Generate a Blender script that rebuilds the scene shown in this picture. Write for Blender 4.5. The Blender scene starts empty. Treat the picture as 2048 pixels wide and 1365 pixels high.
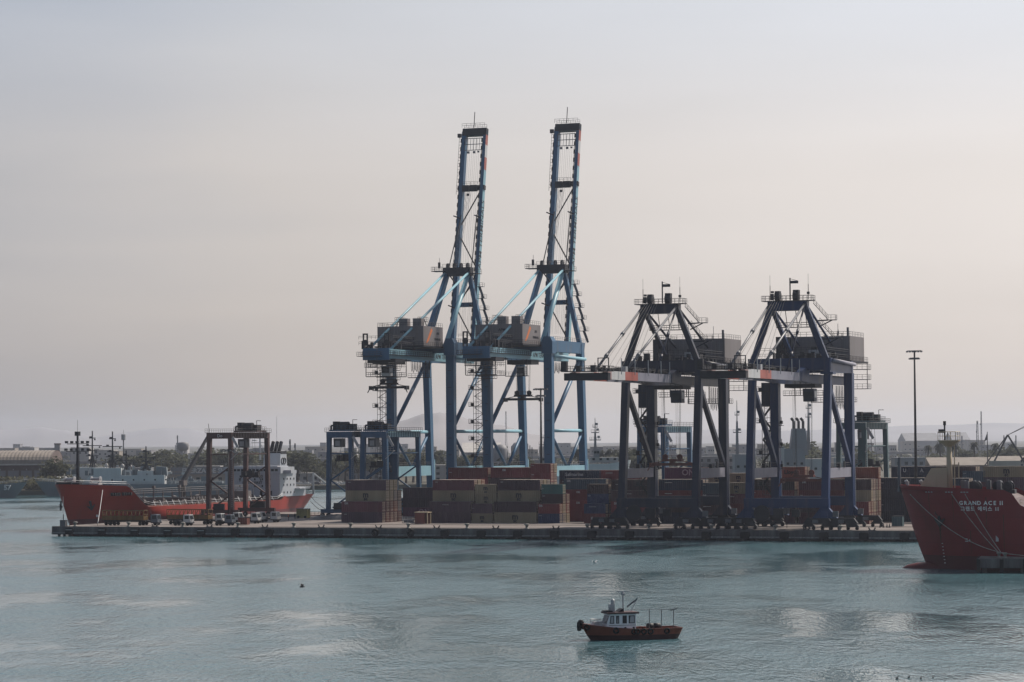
import bpy, bmesh, math, random
from mathutils import Vector, Matrix
random.seed(7)
sc = bpy.context.scene
PI = math.pi
R = math.radians
# ------------------------------------------------------------------ camera
F, Y0, ROLL, CH, HQ, A = 5600.0, 878.0, R(0.4), 25.3, 2.6, R(21)      # focal in photo pixels, horizon row, roll, eye height, quay height, pier yaw
PITCH = math.atan((Y0 - 682.5) / F)
_f = Vector((0, math.cos(PITCH), math.sin(PITCH)))
_u0 = Vector((0, -math.sin(PITCH), math.cos(PITCH)))
_r = Vector((1, 0, 0)) * math.cos(ROLL) - _u0 * math.sin(ROLL)
_u = Vector((1, 0, 0)) * math.sin(ROLL) + _u0 * math.cos(ROLL)
cam = bpy.data.cameras.new('camera')
cam.sensor_width = 36.0
cam.lens = F / 2048 * 36.0
cam.clip_start = 1.0
cam.clip_end = 60000
camo = bpy.data.objects.new('camera', cam)
sc.collection.objects.link(camo)
camo.matrix_world = Matrix(((_r.x, _u.x, -_f.x, 0), (_r.y, _u.y, -_f.y, 0), (_r.z, _u.z, -_f.z, CH), (0, 0, 0, 1)))
sc.camera = camo
# ------------------------------------------------------------------ sky, sun, exposure
VEIL_B, VEIL_G = 0.03, 0.955
SUN_AZ, SUN_EL = R(50), R(47)          # azimuth clockwise from the view axis (+Y)
sun = bpy.data.lights.new('sun', 'SUN')
sun.energy = 5.0
sun.angle = R(1.5)
sun.color = (1.0, 0.90, 0.78)
suno = bpy.data.objects.new('sun', sun)
sc.collection.objects.link(suno)
sd = Vector((math.sin(SUN_AZ) * math.cos(SUN_EL), math.cos(SUN_AZ) * math.cos(SUN_EL), math.sin(SUN_EL)))
suno.rotation_euler = (-sd).to_track_quat('-Z', 'Y').to_euler()
world = bpy.data.worlds.new('World')
sc.world = world
world.use_nodes = True
nt = world.node_tree
nt.nodes.clear()
sky = nt.nodes.new('ShaderNodeTexSky')
sky.sky_type = 'NISHITA'
sky.sun_disc = False
sky.sun_elevation = SUN_EL
sky.sun_rotation = SUN_AZ
sky.air_density = 1.0
sky.dust_density = 4.0
sky.ozone_density = 1.0
hsv = nt.nodes.new('ShaderNodeHueSaturation')
hsv.inputs['Saturation'].default_value = 0.5
# thin overcast veil over the clear sky: paler and warmer low down, cooler higher up, brighter towards the sun
L_ = nt.links.new
wtc = nt.nodes.new('ShaderNodeTexCoord')
def wm(op, a, b=None, clamp=False):
    q = nt.nodes.new('ShaderNodeMath'); q.operation = op; q.use_clamp = clamp
    for i, k in enumerate((a, b)):
        if k is None: continue
        if isinstance(k, (int, float)): q.inputs[i].default_value = k
        else: L_(k, q.inputs[i])
    return q.outputs[0]
dt = nt.nodes.new('ShaderNodeVectorMath'); dt.operation = 'DOT_PRODUCT'
L_(wtc.outputs['Generated'], dt.inputs[0]); dt.inputs[1].default_value = (math.sin(SUN_AZ), math.cos(SUN_AZ), 0)
sx = nt.nodes.new('ShaderNodeSeparateXYZ'); L_(wtc.outputs['Generated'], sx.inputs[0])
wn = nt.nodes.new('ShaderNodeTexNoise'); wn.inputs['Scale'].default_value = 7.0; wn.inputs['Detail'].default_value = 3
wmp = nt.nodes.new('ShaderNodeMapping'); wmp.inputs['Scale'].default_value = (.7, .7, 4.5); L_(wtc.outputs['Generated'], wmp.inputs['Vector']); L_(wmp.outputs[0], wn.inputs['Vector'])
lum = wm('ADD', wm('MULTIPLY', dt.outputs['Value'], VEIL_G), VEIL_B)
lum = wm('ADD', lum, wm('MULTIPLY', wm('SUBTRACT', wn.outputs['Fac'], .5), .14))
lum = wm('MINIMUM', wm('MAXIMUM', lum, .27), 1.25)
vc = nt.nodes.new('ShaderNodeValToRGB'); vc.color_ramp.interpolation = 'EASE'
e_ = vc.color_ramp.elements
e_[0].position = 0.0; e_[0].color = (0.875, 0.805, 0.76, 1)
e_[1].position = 0.165; e_[1].color = (0.90, 0.965, 1.08, 1)
e3 = e_.new(0.75); e3.color = (0.68, 0.75, 0.86, 1)
e2 = e_.new(0.085); e2.color = (1.0, 0.96, 0.95, 1)
L_(sx.outputs['Z'], vc.inputs[0])
vt = nt.nodes.new('ShaderNodeValToRGB'); vt.color_ramp.elements[0].position = .20; vt.color_ramp.elements[0].color = (0.70, 0.86, 1.12, 1); vt.color_ramp.elements[1].position = .58; vt.color_ramp.elements[1].color = (1.04, 1.0, 0.96, 1)
L_(lum, vt.inputs[0])
vm = nt.nodes.new('ShaderNodeVectorMath'); vm.operation = 'MULTIPLY'; L_(vc.outputs[0], vm.inputs[0]); L_(vt.outputs[0], vm.inputs[1])
vs_ = nt.nodes.new('ShaderNodeVectorMath'); vs_.operation = 'SCALE'; L_(vm.outputs[0], vs_.inputs[0]); L_(wm('MULTIPLY', lum, 10.0), vs_.inputs['Scale'])
wmx = nt.nodes.new('ShaderNodeMix'); wmx.data_type = 'RGBA'; wmx.inputs[0].default_value = 0.8
bg = nt.nodes.new('ShaderNodeBackground')
bg.inputs['Strength'].default_value = 0.10
wo = nt.nodes.new('ShaderNodeOutputWorld')
L_(sky.outputs[0], hsv.inputs['Color'])
L_(hsv.outputs[0], wmx.inputs[6]); L_(vs_.outputs[0], wmx.inputs[7])
L_(wmx.outputs[2], bg.inputs['Color'])
L_(bg.outputs[0], wo.inputs['Surface'])
sc.view_settings.view_transform = 'Standard'
sc.view_settings.look = 'None'
sc.view_settings.gamma = 1.0
sc.view_settings.use_curve_mapping = False
sc.view_settings.exposure = 0.16
HAZE_D = 0.000056
cy = sc.cycles
cy.use_denoising = True
cy.max_bounces = 6
cy.diffuse_bounces = 2
cy.glossy_bounces = 3
cy.transmission_bounces = 3
cy.transparent_max_bounces = 6
cy.volume_bounces = 0
cy.caustics_reflective = False
cy.caustics_refractive = False
cy.sample_clamp_indirect = 4.0
# ------------------------------------------------------------------ photo pixel -> place
def ray(px, py): return _f + _r * ((px - 1024) / F) - _u * ((py - 682.5) / F)
def ground(px, py, z=HQ):
    d = ray(px, py); k = (z - CH) / d.z
    return Vector((0, 0, CH)) + d * k
def at(px, py, Y):
    d = ray(px, py)
    return Vector((0, 0, CH)) + d * (Y / d.y)
U = Vector((math.cos(A), -math.sin(A), 0)); V = Vector((math.sin(A), math.cos(A), 0))   # along the pier, across the pier (away)
O = ground(1024, 1058.2)
def W(s, t, z=HQ):
    q = O + U * s + V * t; q.z = z
    return q
def s_at(px, t, py=1045):
    d = ray(px, py); c = Vector((0, 0, CH)); k = ((O - c).dot(V) + t) / d.dot(V)
    return (c + d * k - O).dot(U)
def t_at(px, s, py=1000):
    d = ray(px, py); c = Vector((0, 0, CH)); k = ((O - c).dot(U) + s) / d.dot(U)
    return (c + d * k - O).dot(V)
# ------------------------------------------------------------------ materials
def mat(name, col, rough=0.6, metal=0.0, var=0.25, scale=0.35, streak=0.0, bump=0.0, bscale=3.0, dirt=(0.12, 0.09, 0.07), rnd=0.0, spec=0.22):
    m = bpy.data.materials.new(name); m.use_nodes = True
    n = m.node_tree.nodes; l = m.node_tree.links
    b = n['Principled BSDF']
    b.inputs['Roughness'].default_value = rough; b.inputs['Metallic'].default_value = metal
    b.inputs['Specular IOR Level'].default_value = spec
    tc = n.new('ShaderNodeTexCoord')
    nz = n.new('ShaderNodeTexNoise'); nz.inputs['Scale'].default_value = scale; nz.inputs['Detail'].default_value = 6
    mp = n.new('ShaderNodeMapping')
    if streak: mp.inputs['Scale'].default_value = (1, 1, 0.12)
    l.new(tc.outputs['Object'], mp.inputs['Vector']); l.new(mp.outputs[0], nz.inputs['Vector'])
    if rnd:
        oi = n.new('ShaderNodeObjectInfo'); va = n.new('ShaderNodeVectorMath'); va.operation = 'SCALE'; va.inputs['Scale'].default_value = 97
        cb = n.new('ShaderNodeCombineXYZ')
        for k in range(3): l.new(oi.outputs['Random'], cb.inputs[k])
        l.new(cb.outputs[0], va.inputs[0]); l.new(va.outputs[0], mp.inputs['Location'])
    cr = n.new('ShaderNodeValToRGB')
    e = cr.color_ramp.elements
    e[0].position = 0.32; e[1].position = 0.72
    e[0].color = (*[c * (1 - var) for c in col], 1); e[1].color = (*[min(1, c * (1 + var * .6)) for c in col], 1)
    l.new(nz.outputs['Fac'], cr.inputs[0])
    out = cr.outputs[0]
    if streak:
        n2 = n.new('ShaderNodeTexNoise'); n2.inputs['Scale'].default_value = scale * 4; n2.inputs['Detail'].default_value = 4
        l.new(mp.outputs[0], n2.inputs['Vector'])
        r2 = n.new('ShaderNodeValToRGB'); r2.color_ramp.elements[0].position = 0.52; r2.color_ramp.elements[1].position = 0.75
        l.new(n2.outputs['Fac'], r2.inputs[0])
        mu = n.new('ShaderNodeMath'); mu.operation = 'MULTIPLY'; mu.inputs[1].default_value = streak; l.new(r2.outputs[0], mu.inputs[0])
        mx = n.new('ShaderNodeMix'); mx.data_type = 'RGBA'; l.new(mu.outputs[0], mx.inputs[0]); l.new(out, mx.inputs[6]); mx.inputs[7].default_value = (*dirt, 1)
        out = mx.outputs[2]
    if rnd:
        hs = n.new('ShaderNodeHueSaturation')
        mr = n.new('ShaderNodeMapRange'); mr.inputs[3].default_value = 1 - rnd; mr.inputs[4].default_value = 1 + rnd
        l.new(oi.outputs['Random'], mr.inputs[0]); l.new(mr.outputs[0], hs.inputs['Value']); l.new(out, hs.inputs['Color'])
        out = hs.outputs[0]
    l.new(out, b.inputs['Base Color'])
    if bump:
        nb = n.new('ShaderNodeTexNoise'); nb.inputs['Scale'].default_value = bscale; nb.inputs['Detail'].default_value = 5
        l.new(tc.outputs['Object'], nb.inputs['Vector'])
        bp = n.new('ShaderNodeBump'); bp.inputs['Strength'].default_value = bump; bp.inputs['Distance'].default_value = 0.1
        l.new(nb.outputs['Fac'], bp.inputs['Height']); l.new(bp.outputs[0], b.inputs['Normal'])
    return m
M = {}
def mm(k, *a, **kw): M[k] = mat(k, *a, **kw)
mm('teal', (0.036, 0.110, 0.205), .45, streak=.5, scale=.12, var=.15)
mm('teal_sunlit', (0.20, 0.37, 0.45), .45, streak=.2, scale=.15, var=.12)  # teal crane paint in its sunlit tone, the light put into the colour
mm('house_grey', (0.17, 0.155, 0.16), .5, streak=.35, scale=.2, var=.15)
mm('navy', (0.011, 0.017, 0.040), .4, streak=.4, scale=.15, var=.2)
mm('blue', (0.009, 0.030, 0.095), .4, streak=.4, scale=.15, var=.2)
mm('dark_steel', (0.022, 0.022, 0.028), .55, var=.3)
mm('steel', (0.12, 0.125, 0.14), .45, .3, var=.25)
mm('pale_steel', (0.34, 0.35, 0.37), .45, .2, var=.2)
mm('rubber', (0.018, 0.018, 0.02), .85, var=.3)
mm('white', (0.5, 0.5, 0.51), .45, var=.1, streak=.2, scale=.4)
mm('ship_white', (0.37, 0.39, 0.43), .45, var=.08, streak=.3, scale=.25, dirt=(.3, .2, .13))
mm('red_band', (0.36, 0.11, 0.09), .5, var=.15)
mm('pink_band', (0.36, 0.25, 0.25), .5, var=.15)
mm('navy_sunlit', (0.22, 0.22, 0.27), .5, var=.15)  # navy cranes' paint as the sun shows it, sunlight mixed into the base
mm('glass', (0.02, 0.025, 0.03), .08, var=.1)
mm('rust_red', (0.16, 0.055, 0.045), .6, var=.3, streak=.3, scale=.3)
mm('yellow_frame', (0.13, 0.075, 0.025), .6, var=.35, streak=.4, scale=.5)
mm('buff', (0.42, 0.35, 0.25), .55, var=.15, streak=.2)
mm('rope', (0.3, 0.28, 0.26), .9, var=.3, scale=2)
mm('rope_dark', (0.06, 0.06, 0.07), .9, var=.3, scale=2)
mm('text_bright', (0.85, 0.83, 0.82), .6, var=.15, scale=1.5)
mm('text_black', (0.02, 0.02, 0.025), .6, var=.1)
mm('text_white', (0.42, 0.42, 0.43), .6, var=.1)
mm('text_pink', (0.34, 0.22, 0.26), .6, var=.1)
mm('text_orange', (0.55, 0.16, 0.05), .6, var=.1)
mm('concrete', (0.17, 0.16, 0.155), .85, var=.35, scale=.5, bump=.2)
mm('concrete_dark', (0.11, 0.108, 0.11), .9, var=.45, scale=.6, streak=.6, dirt=(.03, .03, .035), bump=.3)
mm('salt', (0.25, 0.26, 0.26), .9, var=.5, scale=1.2)
mm('brick_red', (0.26, 0.09, 0.06), .8, var=.3)
mm('olive', (0.26, 0.24, 0.11), .7, var=.3)
# ------------------------------------------------------------------ geometry kit
C = sc.collection
class MB:
    def __init__(s): s.v = []; s.f = []
    def add(s, vs, fs):
        o = len(s.v); s.v += [tuple(p) for p in vs]; s.f += [tuple(i + o for i in f) for f in fs]; return s
    def box(s, x0, x1, y0, y1, z0, z1):
        return s.add([(x0, y0, z0), (x1, y0, z0), (x1, y1, z0), (x0, y1, z0), (x0, y0, z1), (x1, y0, z1), (x1, y1, z1), (x0, y1, z1)],
                     [(0, 3, 2, 1), (4, 5, 6, 7), (0, 1, 5, 4), (1, 2, 6, 5), (2, 3, 7, 6), (3, 0, 4, 7)])
    def cbox(s, c, d): return s.box(c[0] - d[0] / 2, c[0] + d[0] / 2, c[1] - d[1] / 2, c[1] + d[1] / 2, c[2] - d[2] / 2, c[2] + d[2] / 2)
    def bar(s, p, q, w, h=None, w2=None, h2=None, up=None):
        p, q = Vector(p), Vector(q); h = h or w; w2 = w2 or w; h2 = h2 or h; d = (q - p).normalized()
        if up is None: up = Vector((0, 0, 1)) if abs(d.z) < 0.8 else Vector((0, 1, 0))
        x = d.cross(up).normalized(); y = x.cross(d).normalized(); vs = []
        for c, a, b in ((p, w, h), (q, w2, h2)):
            for i, j in ((-1, -1), (1, -1), (1, 1), (-1, 1)): vs.append(c + x * (i * a / 2) + y * (j * b / 2))
        return s.add(vs, [(0, 3, 2, 1), (4, 5, 6, 7), (0, 1, 5, 4), (1, 2, 6, 5), (2, 3, 7, 6), (3, 0, 4, 7)])
    def tube(s, p, q, r, r2=None, n=6, cap=True):
        p, q = Vector(p), Vector(q); r2 = r if r2 is None else r2; d = (q - p).normalized()
        up = Vector((0, 0, 1)) if abs(d.z) < 0.9 else Vector((1, 0, 0))
        x = d.cross(up).normalized(); y = x.cross(d)
        vs = [c + x * (k * math.cos(2 * PI * i / n)) + y * (k * math.sin(2 * PI * i / n)) for c, k in ((p, r), (q, r2)) for i in range(n)]
        fs = [(i, (i + 1) % n, n + (i + 1) % n, n + i) for i in range(n)]
        if cap: fs += [tuple(range(n - 1, -1, -1)), tuple(range(n, 2 * n))]
        return s.add(vs, fs)
    def path(s, pts, r, n=5):
        for a, b in zip(pts, pts[1:]): s.tube(a, b, r, n=n)
        return s
    def prism(s, poly, axis, a0, a1):
        n = len(poly); mk = {'x': lambda a, p: (a, p[0], p[1]), 'y': lambda a, p: (p[0], a, p[1]), 'z': lambda a, p: (p[0], p[1], a)}[axis]
        vs = [mk(a0, p) for p in poly] + [mk(a1, p) for p in poly]
        return s.add(vs, [tuple(range(n)), tuple(range(2 * n - 1, n - 1, -1))] + [(i, n + i, n + (i + 1) % n, (i + 1) % n) for i in range(n)])
    def lathe(s, prof, c=(0, 0, 0), n=12, axis='z'):
        vs = []
        for r, h in prof:
            for i in range(n):
                a = 2 * PI * i / n; x, y = r * math.cos(a), r * math.sin(a)
                vs.append((c[0] + x, c[1] + y, c[2] + h) if axis == 'z' else (c[0] + h, c[1] + x, c[2] + y) if axis == 'x' else (c[0] + x, c[1] + h, c[2] + y))
        m = len(prof)
        fs = [(j * n + i, j * n + (i + 1) % n, (j + 1) * n + (i + 1) % n, (j + 1) * n + i) for j in range(m - 1) for i in range(n)]
        fs += [tuple(range(n - 1, -1, -1)), tuple(range((m - 1) * n, m * n))]
        return s.add(vs, fs)
    def torus(s, c, R0, r, axis='y', n=14, m=6):
        vs = []
        for i in range(n):
            a = 2 * PI * i / n
            for j in range(m):
                b = 2 * PI * j / m; k = R0 + r * math.cos(b); h = r * math.sin(b); x, y = k * math.cos(a), k * math.sin(a)
                vs.append((c[0] + x, c[1] + h, c[2] + y) if axis == 'y' else (c[0] + h, c[1] + x, c[2] + y) if axis == 'x' else (c[0] + x, c[1] + y, c[2] + h))
        return s.add(vs, [(i * m + j, ((i + 1) % n) * m + j, ((i + 1) % n) * m + (j + 1) % m, i * m + (j + 1) % m) for i in range(n) for j in range(m)])
    def rail(s, pts, h=1.1, step=1.8, r=.045):
        for a, b in zip(pts, pts[1:]):
            a, b = Vector(a), Vector(b); L = (b - a).length; k = max(1, round(L / step)); z = Vector((0, 0, 1))
            for i in range(k + 1): p = a.lerp(b, i / k); s.tube(p, p + z * h, r, n=4, cap=False)
            s.tube(a + z * h, b + z * h, r, n=4); s.tube(a + z * h * .5, b + z * h * .5, r * .8, n=4)
        return s
    def ladder(s, p, q, w=.5, axis='x', step=.6, r=.04):
        p, q = Vector(p), Vector(q); o = Vector((w / 2, 0, 0)) if axis == 'x' else Vector((0, w / 2, 0))
        s.tube(p - o, q - o, r, n=4); s.tube(p + o, q + o, r, n=4); k = max(1, int((q - p).length / step))
        for i in range(1, k): c = p.lerp(q, i / k); s.tube(c - o, c + o, r * .8, n=4, cap=False)
        return s
    def xform(s, m): s.v = [tuple(m @ Vector(p)) for p in s.v]; return s
    def mesh(s, name, mt, smooth=False):
        me = bpy.data.meshes.new(name); me.from_pydata(s.v, [], s.f); me.update()
        if mt is not None: me.materials.append(M[mt] if isinstance(mt, str) else mt)
        bm = bmesh.new(); bm.from_mesh(me); bmesh.ops.recalc_face_normals(bm, faces=bm.faces); bm.to_mesh(me); bm.free()
        if smooth: me.polygons.foreach_set('use_smooth', [True] * len(me.polygons))
        return me
    def build(s, name, mt, parent=None, smooth=False):
        return link(name, s.mesh(name, mt, smooth), parent)
def link(name, data, parent=None):
    o = bpy.data.objects.new(name, data); C.objects.link(o)
    if parent is not None: o.parent = parent
    return o
def tag(o, label=None, cat=None, group=None, kind=None):
    for k, v in (('label', label), ('category', cat), ('group', group), ('kind', kind)):
        if v: o[k] = v
    return o
def thing(name, label, cat, loc, rz=0.0, group=None):
    o = link(name, None); o.location = loc; o.rotation_euler = (0, 0, rz); o.empty_display_size = 0.5
    return tag(o, label, cat, group)
def onpier(name, label, cat, s, t, group=None, z=HQ, rz=0.0): return thing(name, label, cat, W(s, t, z), -A + rz, group)
def dup(o, loc=None, label=None, parent=None):
    c = o.copy(); C.objects.link(c); c.parent = parent
    if loc is not None: c.location = loc
    if label: c['label'] = label
    for ch in o.children: dup(ch, parent=c)
    return c
_tx = {}
def text(body, size, bold=0.0, ext=0.02, align='CENTER'):
    k = (body, size, bold, align)
    if k not in _tx:
        cu = bpy.data.curves.new('lettering', 'FONT'); cu.body = body; cu.size = size; cu.offset = bold; cu.extrude = ext; cu.align_x = align; cu.align_y = 'CENTER'; cu.resolution_u = 2
        o = bpy.data.objects.new('lettering', cu); C.objects.link(o)
        bpy.context.view_layer.update()
        dg = bpy.context.evaluated_depsgraph_get()
        me = bpy.data.meshes.new_from_object(o.evaluated_get(dg)); me.name = 'lettering'
        bpy.data.objects.remove(o); me.materials.clear(); me.materials.append(None); _tx[k] = me
    return _tx[k]
def letters(body, size, mt, parent, loc, rot, bold=0.0, name='lettering', align='CENTER', ext=0.02):
    o = link(name, text(body, size, bold, ext, align), parent); o.location = loc; o.rotation_euler = rot
    o.material_slots[0].link = 'OBJECT'; o.material_slots[0].material = M[mt]
    return o
NEAR = (PI / 2, 0, 0)              # lettering that faces -y (towards the water)
RIGHT = (PI / 2, 0, PI / 2)        # lettering that faces +x
# ------------------------------------------------------------------ water, land, hills, haze
def water_mat():
    m = bpy.data.materials.new('water'); m.use_nodes = True; n = m.node_tree.nodes; l = m.node_tree.links
    b = n['Principled BSDF']; b.inputs['IOR'].default_value = 1.333; b.inputs['Roughness'].default_value = 0.16
    tc = n.new('ShaderNodeTexCoord')
    def noise(scale, detail, sx=1.0, sy=1.0, rot=0.0, rough=.55):
        mp = n.new('ShaderNodeMapping'); mp.inputs['Scale'].default_value = (sx, sy, 1); mp.inputs['Rotation'].default_value = (0, 0, rot)
        l.new(tc.outputs['Object'], mp.inputs['Vector'])
        z = n.new('ShaderNodeTexNoise'); z.inputs['Scale'].default_value = scale; z.inputs['Detail'].default_value = detail; z.inputs['Roughness'].default_value = rough
        l.new(mp.outputs[0], z.inputs['Vector']); return z.outputs['Fac']
    def math_(op, a, c, clamp=False):
        q = n.new('ShaderNodeMath'); q.operation = op; q.use_clamp = clamp
        for i, k in enumerate((a, c)):
            if isinstance(k, (int, float)): q.inputs[i].default_value = k
            else: l.new(k, q.inputs[i])
        return q.outputs[0]
    patch = noise(.026, 4, 1.0, .55, .25, .6)
    ramp = n.new('ShaderNodeMapRange'); ramp.inputs[1].default_value = .42; ramp.inputs[2].default_value = .56; ramp.inputs[3].default_value = 0.14; ramp.inputs[4].default_value = 1.0
    l.new(patch, ramp.inputs[0])
    h = math_('ADD', math_('MULTIPLY', noise(.85, 3, 1.9, .42, .12), .55), math_('MULTIPLY', noise(2.0, 2, .9, .6, .5), .10))
    h = math_('ADD', h, math_('MULTIPLY', noise(.20, 2, 1.0, .4, -.15), .8))
    h = math_('MULTIPLY', math_('SUBTRACT', h, .725), ramp.outputs[0])
    l.new(math_('ADD', math_('MULTIPLY', ramp.outputs[0], .12), .05), b.inputs['Roughness'])
    bp = n.new('ShaderNodeBump'); bp.inputs['Strength'].default_value = 1.0; bp.inputs['Distance'].default_value = 1.15
    l.new(h, bp.inputs['Height']); l.new(bp.outputs[0], b.inputs['Normal'])
    cr = n.new('ShaderNodeMix'); cr.data_type = 'RGBA'; cr.inputs[6].default_value = (0.055, 0.122, 0.142, 1); cr.inputs[7].default_value = (0.042, 0.100, 0.122, 1)
    l.new(noise(.02, 3, 1, 2), cr.inputs[0]); l.new(cr.outputs[2], b.inputs['Base Color'])
    return m
w = MB().add([(-2600, -250, 0), (2600, -250, 0), (2600, 3000, 0), (-2600, 3000, 0)], [(0, 1, 2, 3)]).build('water', water_mat())
tag(w, kind='structure')
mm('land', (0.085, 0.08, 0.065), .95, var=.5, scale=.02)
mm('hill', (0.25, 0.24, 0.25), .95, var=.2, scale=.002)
SHORE = [(-2600, 1330), (-420, 1330), (-150, 1330), (-120, 1425), (40, 1450), (120, 1480), (300, 1560), (2600, 1700)]
g = MB()
n_ = len(SHORE)
g.add([(x, y, 2.3) for x, y in SHORE] + [(-9000, 13500, 2.3), (-9000, 3000, 2.3)] + [], [])
g = MB()
top = SHORE + [(9000, 3000), (9000, 13500), (-9000, 13500), (-9000, 3000)]
g.add([(x, y, 2.3) for x, y in top], [tuple(range(len(top)))])
for (a, b) in zip(SHORE, SHORE[1:]): g.add([(a[0], a[1], -.6), (b[0], b[1], -.6), (b[0], b[1], 2.3), (a[0], a[1], 2.3)], [(0, 1, 2, 3)])
tag(g.build('ground', 'land'), kind='structure')
def hill(pts, Y, depth):
    """a ridge whose skyline runs through photo pixels, at distance Y"""
    P = [at(px, py, Y) for px, py in pts]; fine = []
    for a, b in zip(P, P[1:]):
        for i in range(6): fine.append(a.lerp(b, i / 6))
    fine.append(P[-1]); m = MB(); rows = 7
    for j in range(rows):
        q = j / (rows - 1); prof = math.sin(q * PI) ** 0.9
        for i, p in enumerate(fine):
            k = 1 + .03 * math.sin(i * .31 + j) + .02 * math.sin(i * .9 + j * 2)
            m.v.append((p.x * (1 + (q - .5) * depth / Y), Y + (q - .5) * depth, 2 + max(0, p.z - 2) * prof * (k if prof < .95 else 1 + .012 * math.sin(i * .8))))
    N = len(fine); m.f = [(j * N + i, j * N + i + 1, (j + 1) * N + i + 1, (j + 1) * N + i) for j in range(rows - 1) for i in range(N - 1)]
    tag(m.build('hill', 'hill', smooth=True), kind='structure')
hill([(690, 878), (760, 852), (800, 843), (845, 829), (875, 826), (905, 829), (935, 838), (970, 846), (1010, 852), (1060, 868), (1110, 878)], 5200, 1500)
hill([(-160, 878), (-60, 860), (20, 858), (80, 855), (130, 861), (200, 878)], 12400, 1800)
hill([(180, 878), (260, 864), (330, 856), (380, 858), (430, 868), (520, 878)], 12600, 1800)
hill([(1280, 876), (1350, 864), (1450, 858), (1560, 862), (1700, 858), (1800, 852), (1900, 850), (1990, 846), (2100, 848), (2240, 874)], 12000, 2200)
hz = bpy.data.materials.new('haze_air'); hz.use_nodes = True; n = hz.node_tree.nodes; n.clear()
pv = n.new('ShaderNodeVolumePrincipled'); pv.inputs['Color'].default_value = (0.78, 0.85, 1.0, 1); pv.inputs['Density'].default_value = HAZE_D; pv.inputs['Anisotropy'].default_value = 0.5
ho = n.new('ShaderNodeOutputMaterial'); hz.node_tree.links.new(pv.outputs[0], ho.inputs['Volume'])
hb = MB().box(-9200, 9200, -400, 13800, -2.0, 136).build('haze', hz); tag(hb, 'pale harbour haze hanging over water and land', 'haze', kind='stuff')
# ------------------------------------------------------------------ the pier
PL, PR_, PW = -132.6, 190.0, 145.0
def deck_mat():
    m = mat('pier_deck', (0.19, 0.165, 0.155), .88, var=.22, scale=.06, bump=.15)
    n = m.node_tree.nodes; l = m.node_tree.links; b = n['Principled BSDF']
    src = b.inputs['Base Color'].links[0].from_socket
    tc = n.new('ShaderNodeTexCoord'); z = n.new('ShaderNodeTexNoise'); mp = n.new('ShaderNodeMapping'); mp.inputs['Scale'].default_value = (.05, .5, 1)
    l.new(tc.outputs['Object'], mp.inputs['Vector']); l.new(mp.outputs[0], z.inputs['Vector']); z.inputs['Scale'].default_value = 1.0; z.inputs['Detail'].default_value = 5
    r = n.new('ShaderNodeValToRGB'); r.color_ramp.elements[0].position = .50; r.color_ramp.elements[1].position = .68; l.new(z.outputs['Fac'], r.inputs[0])
    k = n.new('ShaderNodeMath'); k.operation = 'MULTIPLY'; k.inputs[1].default_value = .55; l.new(r.outputs[0], k.inputs[0])
    x = n.new('ShaderNodeMix'); x.data_type = 'RGBA'; l.new(k.outputs[0], x.inputs[0]); l.new(src, x.inputs[6]); x.inputs[7].default_value = (.085, .075, .072, 1); l.new(x.outputs[2], b.inputs['Base Color'])
    return m
pier = MB().box(PL, PR_, 0.5, PW, 0.95, HQ).build('pier', deck_mat())
pier.location = W(0, 0, 0); pier.rotation_euler = (0, 0, -A); tag(pier, kind='structure')
# edge beam in cast panels, lower ledge, fenders, piles
pm = MB().box(0, 9.88, -0.05, .5, 1.02, HQ + .03).mesh('wall_panel', 'concrete_dark')
lm = MB().box(0, 9.84, -0.35, .42, .72, 1.015).mesh('ledge', 'salt')
lm2 = MB().box(0, 9.9, -0.06, .46, .42, .715).mesh('lower_beam', 'concrete_dark')
fm = MB().box(-1.15, 1.15, -.85, -.05, .55, 2.05).box(-.95, .95, -.6, -.05, 2.0, 2.22)
fm.v = [(x * (1 - .06 * (z < .6)), y, z) for x, y, z in fm.v]
fm = fm.mesh('fender', 'rubber')
ft = MB().box(-1.05, 1.05, -.95, -.8, 1.62, 1.86).mesh('fender_cap', 'salt')
tyre = MB().torus((0, -.45, 1.5), .78, .34, 'y').mesh('tyre_fender', 'rubber', True)
pile = MB().tube((0, 0, -3), (0, 0, .93), .4, n=10).mesh('pile', 'concrete_dark', True)
k = 0; x = PL
while x < 118:
    for nm, me in (('wall_panel', pm), ('ledge', lm), ('lower_beam', lm2)): o = link(nm, me, pier); o.location = (x, 0, 0)
    if k in (9, 10): o = link('tyre_fender', tyre, pier); o.location = (x + 6, 0, 0)
    else:
        o = link('fender', fm, pier); o.location = (x + 5.6, 0, 0)
        if k < 5: c_ = link('fender_cap', ft, o)
    for j in range(3): o = link('pile', pile, pier); o.location = (x + 1.4 + j * 3.3, 1.4, 0)
    x += 9.9; k += 1
for j in range(12): o = link('pile', pile, pier); o.location = (PL + .9, 5 + j * 11, 0)
MB().box(PL - .04, PL + .5, .5, PW, 1.0, HQ + .03).build('end_panel', 'concrete_dark', pier)
for t_ in (3.4, 4.6, 28.4, 29.6): MB().box(PL + 60, 150, t_ - .07, t_ + .07, HQ + .004, HQ + .05).build('crane_rail', 'dark_steel', pier)
for t_ in (10.5, 36.0): MB().box(PL + 6, 150, t_ - .1, t_ + .1, HQ + .004, HQ + .009).build('painted_line', 'salt', pier)
bolm = MB().lathe([(.62, 0), (.62, .12), (.36, .16), (.34, .75), (.62, .95), (.66, 1.12), (.4, 1.28), (.05, 1.3)], n=12).mesh('bollard', 'concrete', True)
bolm.materials[0] = mat('bollard_paint', (.25, .24, .22), .7, var=.5, scale=1.5)
bs = -126.0; k = 0
while bs < 96:
    o = link('bollard', bolm); o.location = W(bs, 1.0); tag(o, 'short mushroom bollard with pale worn top along the pier edge', 'bollard', 'bollards along the pier edge'); bs += 16.2; k += 1
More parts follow.
